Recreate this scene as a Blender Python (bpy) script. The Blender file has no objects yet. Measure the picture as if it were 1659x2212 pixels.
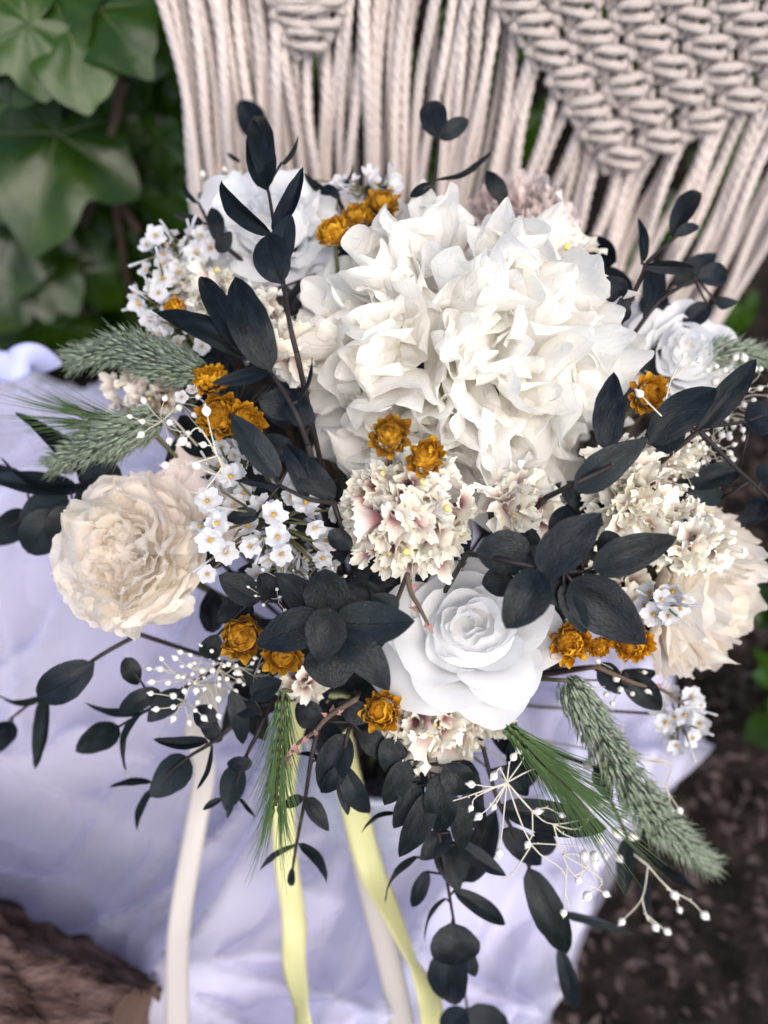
import bpy, math, random
from mathutils import Vector, Matrix, noise
random.seed(7)
PI = math.pi
SC = bpy.context.scene
COL = SC.collection

# ------------------------------------------------------------------ camera
FPX = 1663.0                         # focal length in units of a 1659 x 2212 picture
PITCH = math.radians(57)
CAM = Vector((0, 0, 0.75))
Fw = Vector((0, math.cos(PITCH), -math.sin(PITCH)))
Up = Vector((0, math.sin(PITCH), math.cos(PITCH)))
Rt = Vector((1, 0, 0))
cd = bpy.data.cameras.new('camera'); cam = bpy.data.objects.new('camera', cd); COL.objects.link(cam)
cam.location = CAM; cam.rotation_euler = (math.radians(90) - PITCH, 0, 0)
cd.sensor_fit = 'VERTICAL'; cd.sensor_height = 36; cd.lens = FPX / 2212 * 36
cd.clip_start = 0.01; cd.clip_end = 100
cd.dof.use_dof = True; cd.dof.focus_distance = 0.338; cd.dof.aperture_fstop = 3.7
SC.camera = cam
# ------------------------------------------------------------------ light
SUN_EL, SUN_AZ = math.radians(52), math.radians(155)      # azimuth clockwise from +Y
w = bpy.data.worlds.new('World'); SC.world = w; w.use_nodes = True
nt = w.node_tree; nt.nodes.clear()
sky = nt.nodes.new('ShaderNodeTexSky'); sky.sky_type = 'NISHITA'; sky.sun_disc = False
sky.sun_elevation = SUN_EL; sky.sun_rotation = SUN_AZ
sky.air_density = 1.0; sky.dust_density = 3.0; sky.ozone_density = 1.0
bg = nt.nodes.new('ShaderNodeBackground'); bg.inputs[1].default_value = 0.15
wo = nt.nodes.new('ShaderNodeOutputWorld')
nt.links.new(sky.outputs[0], bg.inputs[0]); nt.links.new(bg.outputs[0], wo.inputs[0])
sl = bpy.data.lights.new('sun', 'SUN'); sl.energy = 1.5; sl.angle = math.radians(60); sl.color = (1, .95, .88)
so = bpy.data.objects.new('sun', sl); COL.objects.link(so)
sdir = Vector((math.sin(SUN_AZ) * math.cos(SUN_EL), math.cos(SUN_AZ) * math.cos(SUN_EL), math.sin(SUN_EL)))
so.rotation_euler = sdir.to_track_quat('Z', 'Y').to_euler(); so.location = sdir * 3
vs = SC.view_settings; vs.view_transform = 'Standard'; vs.look = 'None'; vs.gamma = 1; vs.exposure = 0.9
try: vs.use_curve_mapping = False
except Exception: pass

# ------------------------------------------------------------------ helpers
def P(px, py, d):
    return CAM + d * (Fw + Rt * ((px - 829.5) / FPX) - Up * ((py - 1106) / FPX))
def ray(px, py):
    return Fw + Rt * ((px - 829.5) / FPX) - Up * ((py - 1106) / FPX)
def G(px, py, z=0.0):
    r = ray(px, py); return CAM + r * ((z - CAM.z) / r.z)
def W(px, py, y):
    r = ray(px, py); return CAM + r * (y / r.y)
def depth(p): return (p - CAM).dot(Fw)
def m_per_px(d): return d / FPX
def D(px, py):
    """depth of the bouquet's outer surface along a picture direction"""
    a = (px - 900) / 760.0
    b = (1000 - py) / 600.0 if py < 1000 else (py - 1000) / 700.0 * .77
    return .328 + .062 * a * a + .075 * b * b
def rnd(a, b): return random.uniform(a, b)
def rvec(s=1.0): return Vector((rnd(-s, s), rnd(-s, s), rnd(-s, s)))
def fbm(v, o=3):
    s = 0; a = 1
    for i in range(o): s += a * noise.noise(v); v = v * 2.03; a *= .5
    return s

class MB:
    def __init__(s): s.v = []; s.f = []; s.uv = []; s.smooth = True
    def add(s, verts, faces, uvs=None):
        n = len(s.v); s.v += [tuple(v) for v in verts]
        s.f += [tuple(i + n for i in f) for f in faces]
        s.uv += (uvs if uvs else [(0, 0)] * len(verts)); return s
    def grid(s, fn, nu, nv, closed=False):
        V = []; U = []; Fc = []
        for j in range(nv + 1):
            for i in range(nu + (0 if closed else 1)):
                V.append(fn(i / nu, j / nv)); U.append((i / nu, j / nv))
        m = nu if closed else nu + 1
        for j in range(nv):
            for i in range(nu):
                a = j * m + i; b = j * m + (i + 1) % m; Fc.append((a, b, b + m, a + m))
        return s.add(V, Fc, U)
    def tube(s, pts, rad, n=6, cap=True, lobes=0, pitch=0.02, lob=.16):
        pts = [Vector(p) for p in pts]
        R = rad if isinstance(rad, (list, tuple)) else [rad] * len(pts)
        V = []; Fc = []; U = []
        t0 = (pts[1] - pts[0]).normalized()
        nrm = t0.orthogonal().normalized(); L = 0
        for k, p in enumerate(pts):
            t = (pts[min(k + 1, len(pts) - 1)] - pts[max(k - 1, 0)]).normalized()
            nrm = (nrm - t * nrm.dot(t)).normalized(); b = t.cross(nrm)
            if k: L += (p - pts[k - 1]).length
            for i in range(n):
                a = 2 * PI * i / n
                r = R[k]
                if lobes: r *= 1 - lob + lob * abs(math.cos(lobes * .5 * a + L / pitch * PI)) * 1.5
                V.append(p + (nrm * math.cos(a) + b * math.sin(a)) * r); U.append((i / n, L))
        for k in range(len(pts) - 1):
            for i in range(n):
                a = k * n + i; c = k * n + (i + 1) % n; Fc.append((a, c, c + n, a + n))
        if cap:
            Fc.append(tuple(range(n))[::-1]); Fc.append(tuple(range((len(pts) - 1) * n, len(pts) * n)))
        return s.add(V, Fc, U)
    def mesh(s, name, mat=None):
        me = bpy.data.meshes.new(name); me.from_pydata(s.v, [], s.f)
        ul = me.uv_layers.new(name='UVMap')
        idx = [0] * len(me.loops); me.loops.foreach_get('vertex_index', idx)
        flat = []
        for i in idx: flat += s.uv[i]
        ul.data.foreach_set('uv', flat)
        me.polygons.foreach_set('use_smooth', [s.smooth] * len(me.polygons))
        if mat: me.materials.append(mat)
        me.update(); return me

def thing(name, label, cat, loc, group=None):
    o = bpy.data.objects.new(name, None); COL.objects.link(o); o.location = loc
    o.empty_display_size = .01
    o['label'] = label; o['category'] = cat
    if group: o['group'] = group
    return o
def obj(name, me, parent=None, M=None, stuff=False):
    """link one mesh; M is its world matrix; parents here only carry a translation or M themselves"""
    o = bpy.data.objects.new(name, me); COL.objects.link(o)
    if M is None: M = Matrix.Identity(4)
    if parent is not None:
        pw = PW.get(parent.name) or Matrix.Translation(parent.location)
        o.parent = parent; o.matrix_local = pw.inverted() @ M
    else: o.matrix_world = M
    PW[o.name] = M.copy()
    if stuff: o['kind'] = 'stuff'
    return o
PW = {}
def tag(o, label, cat, group=None):
    o['label'] = label; o['category'] = cat
    if group: o['group'] = group
    return o
def frame(origin, ydir, zdir, sx=1, sy=1, sz=1):
    y = Vector(ydir).normalized(); z = Vector(zdir); z = z - y * z.dot(y)
    if z.length < 1e-6: z = y.orthogonal()
    z.normalize(); x = y.cross(z)
    M = Matrix(((x.x * sx, y.x * sy, z.x * sz, origin[0]), (x.y * sx, y.y * sy, z.y * sz, origin[1]),
                (x.z * sx, y.z * sy, z.z * sz, origin[2]), (0, 0, 0, 1)))
    return M
def bez(pts, n=8):
    """Catmull-Rom through pts"""
    pts = [Vector(p) for p in pts]
    if len(pts) == 2: return [pts[0].lerp(pts[1], i / n) for i in range(n + 1)]
    out = []
    for k in range(len(pts) - 1):
        p0 = pts[max(k - 1, 0)]; p1 = pts[k]; p2 = pts[k + 1]; p3 = pts[min(k + 2, len(pts) - 1)]
        for i in range(n):
            t = i / n
            out.append(.5 * ((2 * p1) + (p2 - p0) * t + (2 * p0 - 5 * p1 + 4 * p2 - p3) * t * t + (3 * p1 - p0 - 3 * p2 + p3) * t ** 3))
    out.append(pts[-1]); return out

# ------------------------------------------------------------------ materials
def new_mat(name):
    m = bpy.data.materials.new(name); m.use_nodes = True; n = m.node_tree; n.nodes.clear()
    out = n.nodes.new('ShaderNodeOutputMaterial'); return m, n, out
def N(n, t, **k):
    x = n.nodes.new(t)
    for a, b in k.items(): setattr(x, a, b)
    return x
def ramp(n, src, stops):
    r = N(n, 'ShaderNodeValToRGB'); e = r.color_ramp.elements
    while len(e) < len(stops): e.new(.5)
    for i, (p, c) in enumerate(stops): e[i].position = p; e[i].color = (*c, 1)
    n.links.new(src, r.inputs[0]); return r.outputs[0]
def noise_tex(n, scale, detail=3, coord='Object', stretch=None, rough=.55):
    tc = N(n, 'ShaderNodeTexCoord'); src = tc.outputs[coord]
    if stretch:
        mp = N(n, 'ShaderNodeMapping'); mp.inputs['Scale'].default_value = stretch
        n.links.new(src, mp.inputs[0]); src = mp.outputs[0]
    t = N(n, 'ShaderNodeTexNoise'); t.inputs['Scale'].default_value = scale; t.inputs['Detail'].default_value = detail
    t.inputs['Roughness'].default_value = rough
    n.links.new(src, t.inputs['Vector']); return t.outputs[0]
def mixc(n, a, b, f, mode='MIX'):
    m = N(n, 'ShaderNodeMix', data_type='RGBA', blend_type=mode)
    for sock, val in ((m.inputs['Factor'], f), (m.inputs['A'], a), (m.inputs['B'], b)):
        if hasattr(val, 'links') or hasattr(val, 'is_output'): n.links.new(val, sock)
        elif isinstance(val, (int, float)): sock.default_value = val
        else: sock.default_value = (*val, 1)
    return m.outputs['Result']
def bump(n, h, strength=.3, dist=.001):
    b = N(n, 'ShaderNodeBump'); b.inputs['Strength'].default_value = strength; b.inputs['Distance'].default_value = dist
    n.links.new(h, b.inputs['Height']); return b.outputs[0]
def objrand(n): return N(n, 'ShaderNodeObjectInfo').outputs['Random']
def leafy(name, colfn, trans=.3, rough=.6, spec=.3, bumpfn=None, tint=(1, 1, 1)):
    """thin tissue: principled with a translucent share"""
    m, n, out = new_mat(name)
    c = colfn(n)
    p = N(n, 'ShaderNodeBsdfPrincipled'); p.inputs['Roughness'].default_value = rough
    p.inputs['Specular IOR Level'].default_value = spec
    tr = N(n, 'ShaderNodeBsdfTranslucent')
    if isinstance(c, tuple): p.inputs['Base Color'].default_value = (*c, 1); tr.inputs[0].default_value = (*[a * b for a, b in zip(c, tint)], 1)
    else: n.links.new(c, p.inputs['Base Color']); n.links.new(mixc(n, c, tint, 1.0, 'MULTIPLY'), tr.inputs[0])
    if bumpfn:
        h = bumpfn(n); n.links.new(h, p.inputs['Normal'])
    mx = N(n, 'ShaderNodeMixShader'); mx.inputs[0].default_value = trans
    n.links.new(p.outputs[0], mx.inputs[1]); n.links.new(tr.outputs[0], mx.inputs[2]); n.links.new(mx.outputs[0], out.inputs[0])
    return m
def uvv(n, which=1):
    tc = N(n, 'ShaderNodeTexCoord'); s = N(n, 'ShaderNodeSeparateXYZ'); n.links.new(tc.outputs['UV'], s.inputs[0]); return s.outputs[which]
def math_(n, op, a, b=None):
    m = N(n, 'ShaderNodeMath', operation=op)
    for i, v in enumerate((a, b)):
        if v is None: continue
        if isinstance(v, (int, float)): m.inputs[i].default_value = v
        else: n.links.new(v, m.inputs[i])
    return m.outputs[0]

def veins(n, scale, stretch=(1, .6, 1)):
    tc = N(n, 'ShaderNodeTexCoord'); mp = N(n, 'ShaderNodeMapping'); mp.inputs['Scale'].default_value = stretch; n.links.new(tc.outputs['UV'], mp.inputs[0])
    v = N(n, 'ShaderNodeTexVoronoi', feature='DISTANCE_TO_EDGE'); v.inputs['Scale'].default_value = scale; n.links.new(mp.outputs[0], v.inputs['Vector'])
    return ramp(n, v.outputs['Distance'], [(0, (1,) * 3), (.09, (0,) * 3)])
MT = {}
MT['hydrangea'] = leafy('hydrangea_petal', lambda n: mixc(n, mixc(n, (.94, .91, .84), (.95, .94, .91), objrand(n)),
        (.84, .78, .66), ramp(n, uvv(n), [(0, (.8,) * 3), (.35, (0,) * 3)])), .58, .55, .2,
        lambda n: bump(n, mixc(n, noise_tex(n, 14, 4, 'UV', (1, .45, 1)), veins(n, 9), .55), .5, .0009))
MT['rose'] = leafy('white_rose_petal', lambda n: mixc(n, (.87, .87, .87), (.91, .875, .79), ramp(n, uvv(n), [(0, (1,) * 3), (.6, (0,) * 3)])), .52, .5, .2,
        lambda n: bump(n, mixc(n, noise_tex(n, 9, 4, 'UV', (2.5, .6, 1)), veins(n, 10, (1.6, .5, 1)), .2), .3, .0008))
MT['cream'] = leafy('cream_rose_petal', lambda n: mixc(n, mixc(n, (.95, .88, .75), (.95, .86, .80), objrand(n)), (.96, .93, .87),
        ramp(n, noise_tex(n, 5, 4, 'UV', (1.6, .7, 1)), [(.36, (0,) * 3), (.66, (1,) * 3)])), .56, .6, .12,
        lambda n: bump(n, noise_tex(n, 11, 4, 'UV', (3.2, .35, 1)), .75, .002))
MT['blush'] = leafy('blush_petal', lambda n: mixc(n, (.84, .70, .66), (.86, .79, .74), noise_tex(n, 4, 3, 'UV')), .34, .6, .2,
        lambda n: bump(n, noise_tex(n, 11, 4, 'UV', (3, .4, 1)), .5, .0015))
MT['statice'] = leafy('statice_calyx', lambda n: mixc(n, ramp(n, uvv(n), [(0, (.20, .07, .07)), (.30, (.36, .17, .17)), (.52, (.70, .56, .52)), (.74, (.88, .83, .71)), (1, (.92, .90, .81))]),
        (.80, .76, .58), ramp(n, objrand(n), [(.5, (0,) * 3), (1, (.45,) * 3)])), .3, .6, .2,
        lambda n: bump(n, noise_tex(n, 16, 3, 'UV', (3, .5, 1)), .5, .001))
MT['star'] = leafy('star_floret_white', lambda n: mixc(n, (.74, .74, .76), (.50, .46, .42), ramp(n, uvv(n), [(.1, (.8,) * 3), (.4, (0,) * 3)])), .22, .55, .25,
        lambda n: bump(n, noise_tex(n, 20, 2, 'UV', (5, .2, 1)), .8, .001))
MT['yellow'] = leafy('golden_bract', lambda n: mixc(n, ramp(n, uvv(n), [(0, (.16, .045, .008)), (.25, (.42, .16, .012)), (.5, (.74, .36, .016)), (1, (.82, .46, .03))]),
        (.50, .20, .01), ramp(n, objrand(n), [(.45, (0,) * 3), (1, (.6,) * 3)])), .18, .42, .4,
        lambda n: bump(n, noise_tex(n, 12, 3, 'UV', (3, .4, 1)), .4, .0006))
MT['disc'] = leafy('ochre_disc', lambda n: mixc(n, (.66, .31, .02), (.42, .16, .012), noise_tex(n, 12, 4, 'UV')), .05, .7, .2,
        lambda n: bump(n, noise_tex(n, 60, 3, 'UV'), .8, .001))
def euc_col(n):
    u = math_(n, 'ABSOLUTE', math_(n, 'SUBTRACT', uvv(n, 0), .5)); v = uvv(n, 1)
    mid = math_(n, 'LESS_THAN', u, .018)
    # side veins slanting from the midrib
    s = math_(n, 'SUBTRACT', math_(n, 'MULTIPLY', v, 9.0), math_(n, 'MULTIPLY', u, 11.0))
    fr = math_(n, 'ABSOLUTE', math_(n, 'SUBTRACT', math_(n, 'FRACT', s), .5))
    side = math_(n, 'MULTIPLY', math_(n, 'LESS_THAN', fr, .045), .5)
    vein = math_(n, 'MAXIMUM', mid, side)
    base = mixc(n, ramp(n, objrand(n), [(0, (.0012, .0022, .0056)), (.4, (.0026, .0050, .0044)), (.75, (.0046, .0074, .0100)), (1, (.0100, .0155, .0165))]), (.0095, .0145, .0205), ramp(n, noise_tex(n, 3.5, 5, 'UV'), [(.42, (0,) * 3), (.75, (1,) * 3)]))
    return mixc(n, base, (.0020, .0026, .0028), math_(n, 'MULTIPLY', vein, .9))
MT['euc'] = leafy('eucalyptus_leaf', euc_col, .04, .43, .2, lambda n: bump(n, mixc(n, noise_tex(n, 12, 4, 'UV'), veins(n, 16), .5), .35, .0006))
MT['euc_stem'] = leafy('eucalyptus_stem', lambda n: mixc(n, (.010, .011, .011), (.03, .018, .017), noise_tex(n, 90)), 0, .6, .3)
MT['stem'] = leafy('green_stem', lambda n: mixc(n, (.07, .085, .04), (.12, .10, .055), noise_tex(n, 120)), 0, .7, .2)
MT['brown_stem'] = leafy('brown_stem', lambda n: mixc(n, (.065, .048, .034), (.12, .078, .06), noise_tex(n, 200)), 0, .75, .2, lambda n: bump(n, noise_tex(n, 900), .5, .0004))
MT['red_bract'] = leafy('red_bract', lambda n: mixc(n, (.30, .13, .12), (.42, .26, .22), noise_tex(n, 300)), .2, .7, .2)
MT['bb_stem'] = leafy('pale_twig', lambda n: mixc(n, (.62, .58, .48), (.45, .42, .33), noise_tex(n, 150)), .1, .7, .2)
MT['bb_bud'] = leafy('white_bud', lambda n: mixc(n, (.86, .84, .80), (.78, .74, .66), noise_tex(n, 4, 3, 'UV')), .25, .6, .2)
MT['grass'] = leafy('grass_spikelet', lambda n: mixc(n, mixc(n, (.15, .20, .13), (.34, .39, .29), noise_tex(n, 180)), (.62, .62, .50), ramp(n, uvv(n), [(.55, (0,) * 3), (1, (.7,) * 3)])), .25, .65, .2)
MT['grass_dark'] = leafy('barley_awn', lambda n: mixc(n, (.06, .12, .035), (.12, .19, .07), noise_tex(n, 120)), .25, .6, .25)
MT['ivy'] = leafy('ivy_leaf', lambda n: mixc(n, mixc(n, (.006, .020, .0015), (.019, .050, .003), objrand(n)), (.05, .088, .010), ramp(n, noise_tex(n, 3.5, 4, 'UV'), [(.5, (0,) * 3), (.8, (.6,) * 3)])),   .14, .27, .3,
        lambda n: bump(n, noise_tex(n, 7, 3, 'UV'), .25, .004))
MT['ivy_vein'] = leafy('ivy_vein', lambda n: (.07, .10, .035), .1, .5, .3)
MT['vine'] = leafy('vine_bark', lambda n: mixc(n, (.05, .035, .025), (.10, .07, .05), noise_tex(n, 60)), 0, .85, .1)
MT['cord'] = leafy('cotton_cord', lambda n: mixc(n, (.64, .55, .505), (.78, .69, .64), noise_tex(n, 90, 4)), .08, .9, .1,
        lambda n: bump(n, noise_tex(n, 420, 3), .7, .0015))
def satin(name, col, rough=.32):
    return leafy(name, lambda n: col, .45, rough, .5, lambda n: bump(n, noise_tex(n, 6, 3, 'UV', (.6, 40, 1)), .06, .001))
MT['ribbon_yellow'] = satin('yellow_satin', (.72, .70, .37)); MT['ribbon_cream'] = satin('cream_satin', (.62, .58, .54)); MT['ribbon_blue'] = satin('blue_white_satin', (.62, .65, .92))
def tulle_mat():
    m, n, out = new_mat('tulle')
    d = N(n, 'ShaderNodeBsdfDiffuse'); t = N(n, 'ShaderNodeBsdfTranslucent'); tr = N(n, 'ShaderNodeBsdfTransparent')
    d.inputs[0].default_value = t.inputs[0].default_value = (.74, .725, .865, 1)
    h = bump(n, noise_tex(n, 700, 2), .2, .0005); n.links.new(h, d.inputs['Normal'])
    a = N(n, 'ShaderNodeMixShader'); a.inputs[0].default_value = .4; n.links.new(d.outputs[0], a.inputs[1]); n.links.new(t.outputs[0], a.inputs[2])
    b = N(n, 'ShaderNodeMixShader')
    lw = N(n, 'ShaderNodeLayerWeight'); lw.inputs[0].default_value = .45
    n.links.new(ramp(n, lw.outputs['Facing'], [(0, (.31,) * 3), (.4, (.54,) * 3), (.8, (.95,) * 3)]), b.inputs[0])
    n.links.new(tr.outputs[0], b.inputs[1]); n.links.new(a.outputs[0], b.inputs[2]); n.links.new(b.outputs[0], out.inputs[0])
    return m
MT['tulle'] = tulle_mat()
def solid(name, colfn, rough=.9, spec=.2, bumpfn=None, sheen=0, metal=0):
    m, n, out = new_mat(name); p = N(n, 'ShaderNodeBsdfPrincipled'); p.inputs['Roughness'].default_value = rough
    p.inputs['Specular IOR Level'].default_value = spec; p.inputs['Metallic'].default_value = metal
    c = colfn(n)
    if isinstance(c, tuple): p.inputs['Base Color'].default_value = (*c, 1)
    else: n.links.new(c, p.inputs['Base Color'])
    if bumpfn: n.links.new(bumpfn(n), p.inputs['Normal'])
    n.links.new(p.outputs[0], out.inputs[0]); return m
MT['soil'] = solid('soil', lambda n: mixc(n, (.008, .0065, .0055), (.032, .024, .020), ramp(n, noise_tex(n, 26, 6), [(.4, (0,) * 3), (.7, (1,) * 3)])), .95, .1, lambda n: bump(n, noise_tex(n, 60, 6), 1, .02))
MT['litter'] = leafy('dead_leaf', lambda n: mixc(n, (.022, .017, .016), (.12, .088, .080), noise_tex(n, 22)), .1, .8, .15)
MT['bark'] = solid('bark', lambda n: mixc(n, mixc(n, (.045, .026, .022), (.16, .105, .09), ramp(n, noise_tex(n, 70, 6, 'Object', (.35, 1, 1)), [(.38, (0,) * 3), (.66, (1,) * 3)])), (.20, .13, .11), ramp(n, noise_tex(n, 14, 4), [(.55, (0,) * 3), (.8, (.7,) * 3)])), .95, .1,
        lambda n: bump(n, noise_tex(n, 160, 6, 'Object', (.4, 1, 1)), 1, .006))
MT['cutwood'] = solid('cut_wood', lambda n: mixc(n, (.16, .10, .07), (.07, .045, .035), noise_tex(n, 40, 4)), .9, .1)
MT['vase'] = solid('grey_glass', lambda n: mixc(n, (.30, .32, .38), (.42, .44, .52), noise_tex(n, 40, 3)), .25, .5, lambda n: bump(n, noise_tex(n, 130, 2), .6, .004))

# ------------------------------------------------------------------ the setting
def ground():
    mb = MB()
    def fn(u, v):
        x = (u - .5) * 6; y = -2.2 + v * 4.2
        z = fbm(Vector((x * 5, y * 5, 0))) * .012
        if y > .82: z += (1 - math.exp(-(y - .82) * 4)) * 1.5 + fbm(Vector((x * 9, y * 9, 3))) * .03
        return (x, y, z)
    mb.grid(fn, 150, 150)
    o = obj('ground', mb.mesh('ground', MT['soil'])); o['kind'] = 'structure'
    # dead leaves that nobody could count
    mb = MB()
    for k in range(6500):
        x = rnd(-.1, 1.0); y = rnd(-.35, .75)
        c = Vector((x, y, .006 + rnd(0, .012))); a = rnd(0, 6.28); L = rnd(.006, .018); wd = L * rnd(.3, .6)
        yd = Vector((math.cos(a), math.sin(a), rnd(-.15, .15))).normalized(); xd = yd.cross(Vector((rnd(-.4, .4), rnd(-.4, .4), 1))).normalized()
        up = xd.cross(yd)
        mb.add([c, c + yd * L * .5 + xd * wd * .5 + up * .004, c + yd * L, c + yd * L * .5 - xd * wd * .5 + up * .004, c + yd * L * .5 - up * .001],
               [(0, 1, 4), (1, 2, 4), (2, 3, 4), (3, 0, 4)])
    tag(obj('leaf_litter', mb.mesh('leaf_litter', MT['litter']), None, None, True), 'dark brown dead leaves scattered over the bare soil', 'leaf litter')
ground()

def pt_in(poly, x, y):
    c = False; j = len(poly) - 1
    for i in range(len(poly)):
        xi, yi = poly[i]; xj, yj = poly[j]
        if (yi > y) != (yj > y) and x < (xj - xi) * (y - yi) / (yj - yi) + xi: c = not c
        j = i
    return c
def tulle_h(x, y, seed, amp):
    # heap: a lower flat in front, rising towards the back left, gathers running across it
    back = max(0, y - .18); left = max(0, -x - .05)
    h = .03 + .42 * back * min(1, left / .15) + .04 * math.exp(-((x) ** 2 + (y - .15) ** 2) / .02)
    wv = Vector((x * 3.2 + seed, y * 3.2, seed))
    dx = noise.noise(wv) * .16; dy = noise.noise(wv + Vector((9, 3, 1))) * .16
    def ridge(v): return max(0, 1 - abs(noise.noise(v)) * 2.2)
    t = seed * .9; ca, sa = math.cos(t), math.sin(t)
    p, q = (x + dx) * ca + (y + dy) * sa, (y + dy) * ca - (x + dx) * sa
    a = ridge(Vector((p * 8, q * 2.0, seed)))
    b = ridge(Vector(((p * .6 - q * .8) * 12, (q * .6 + p * .8) * 2.6, seed + 5)))
    c = ridge(Vector(((p * .8 + q * .6) * 26, (q * .8 - p * .6) * 5, seed + 9)))
    e = noise.noise(Vector((x * 5, y * 5, seed + 2)))
    return h + amp * (a ** 2.5 * .050 + b ** 3 * .030 + c ** 2 * .011 + e * .018)
def tulle():
    t = thing('tulle_cloth', 'sheer lavender white tulle cloth heaped in soft folds under the bouquet', 'tulle', (0, .15, .02))
    edge_px = [(1425, 1380), (1465, 1620), (1370, 1800), (1270, 1985), (1215, 2130), (1165, 2260), (1150, 2420), (-500, 2500), (-700, 1900), (-700, 860), (-300, 850), (60, 850), (240, 905), (480, 1010), (1100, 1150)]
    for k in range(4):
        poly = []
        for i, (a, b) in enumerate(edge_px):
            zz = .05 if b > 1300 else .18 if b < 950 else .12
            g = G(a, b, zz); poly.append((g.x + (0 if k == 0 else rnd(-.05, .01)), g.y))
        pl = bez([Vector((a, b, 0)) for a, b in poly + poly[:1]], 6)
        poly = [(p.x + .006 * noise.noise(Vector((p.x * 14, p.y * 14, k))), p.y + .006 * noise.noise(Vector((p.x * 14, p.y * 14, k + 5)))) for p in pl[:-1]]
        mb = MB(); n = 200
        x0, x1 = -.62, .42; y0, y1 = -.22, .62
        ids = {}; V = []; U = []; Fc = []
        for j in range(n + 1):
            for i in range(n + 1):
                x = x0 + (x1 - x0) * i / n; y = y0 + (y1 - y0) * j / n
                if not pt_in(poly, x, y):
                    bd = 9; bp = None
                    for q in range(len(poly)):
                        ax_, ay_ = poly[q]; bx_, by_ = poly[(q + 1) % len(poly)]; dx_, dy_ = bx_ - ax_, by_ - ay_
                        tt = max(0, min(1, ((x - ax_) * dx_ + (y - ay_) * dy_) / (dx_ * dx_ + dy_ * dy_))); ex, ey = ax_ + dx_ * tt, ay_ + dy_ * tt
                        dd = math.hypot(ex - x, ey - y)
                        if dd < bd: bd = dd; bp = (ex, ey)
                    if bd > .0075: continue
                    x, y = bp
                ids[(i, j)] = len(V); V.append((x, y, .012 + k * .011 + tulle_h(x, y, 3.1 + k * 17.3, .8 + .15 * k))); U.append((i / n, j / n))
        for (i, j) in list(ids):
            q = [(i, j), (i + 1, j), (i + 1, j + 1), (i, j + 1)]
            if all(p in ids for p in q): Fc.append([ids[p] for p in q])
        mb.add(V, Fc, U)
        obj('tulle_layer', mb.mesh('tulle_layer', MT['tulle']), t)
tulle()

def log():
    zt = .225
    K = G(284, 2128, zt); A1 = (G(0, 1990, zt) - K).normalized(); A2 = Vector((-A1.y, A1.x, 0))
    if A2.y > 0: A2 = -A2
    t = thing('bark_log', 'brown split log with rough furrowed bark lying on the tulle', 'log', (K.x, K.y, .075))
    wd, th, L = .20, .15, .55; mb = MB()
    def sect(a):
        c_, s_ = math.cos(a), math.sin(a); n_ = 10; r = (abs(c_) ** n_ + abs(s_) ** n_) ** (-1 / n_)
        return c_ * r * wd * .5, s_ * r * th * .5
    def fn(u, v):
        a = 2 * PI * u; p, q = sect(a); xx = v * L; pos = Vector((p * 40, q * 40, xx * 12))
        d = fbm(Vector((p * 18, q * 18, xx * 7)), 4) * .003
        rg = abs(noise.noise(Vector((p * 55 + noise.noise(pos) * .9, q * 55, xx * 13)))) * .013
        fl = abs(noise.noise(Vector((p * 130, q * 130, xx * 40)))) * .009
        k = 1 + (d - rg + fl) / .08
        return K + A1 * (xx + .012 * noise.noise(Vector((p * 30, q * 30, 4))) * (1 - v)) + A2 * (wd * .5 + p * k) + Vector((0, 0, -th * .5 + q * k))
    mb.grid(fn, 200, 150, True)
    obj('bark', mb.mesh('bark', MT['bark']), t)
    mb = MB()
    def cap(u, v):
        p, q = sect(2 * PI * u); return K + A1 * (.006 + .004 * noise.noise(Vector((p * 60, q * 60 * v, v)))) + A2 * (wd * .5 + p * .97 * v) + Vector((0, 0, -th * .5 + q * .97 * v))
    mb.grid(cap, 60, 6, True)
    obj('cut_end', mb.mesh('cut_end', MT['cutwood']), t)
log()

VB = Vector((0.0, .165, .0))           # foot of the vase
BIND = Vector((0.0, .168, .285))       # where the stems are bound
def vase():
    mb = MB(); prof = [(0, .012), (.05, .012), (.064, .03), (.072, .08), (.070, .14), (.060, .19), (.052, .22), (.055, .235), (.050, .235), (.048, .2), (.055, .14), (.055, .03), (0, .025)]
    mb.grid(lambda u, v: (VB.x + prof[round(v * 12)][0] * math.cos(2 * PI * u), VB.y + prof[round(v * 12)][0] * math.sin(2 * PI * u), prof[round(v * 12)][1]), 40, 12, True)
    tag(obj('vase', mb.mesh('vase', MT['vase'])), 'grey blue dimpled vase holding the bouquet behind the ribbons', 'vase')
vase()

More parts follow.
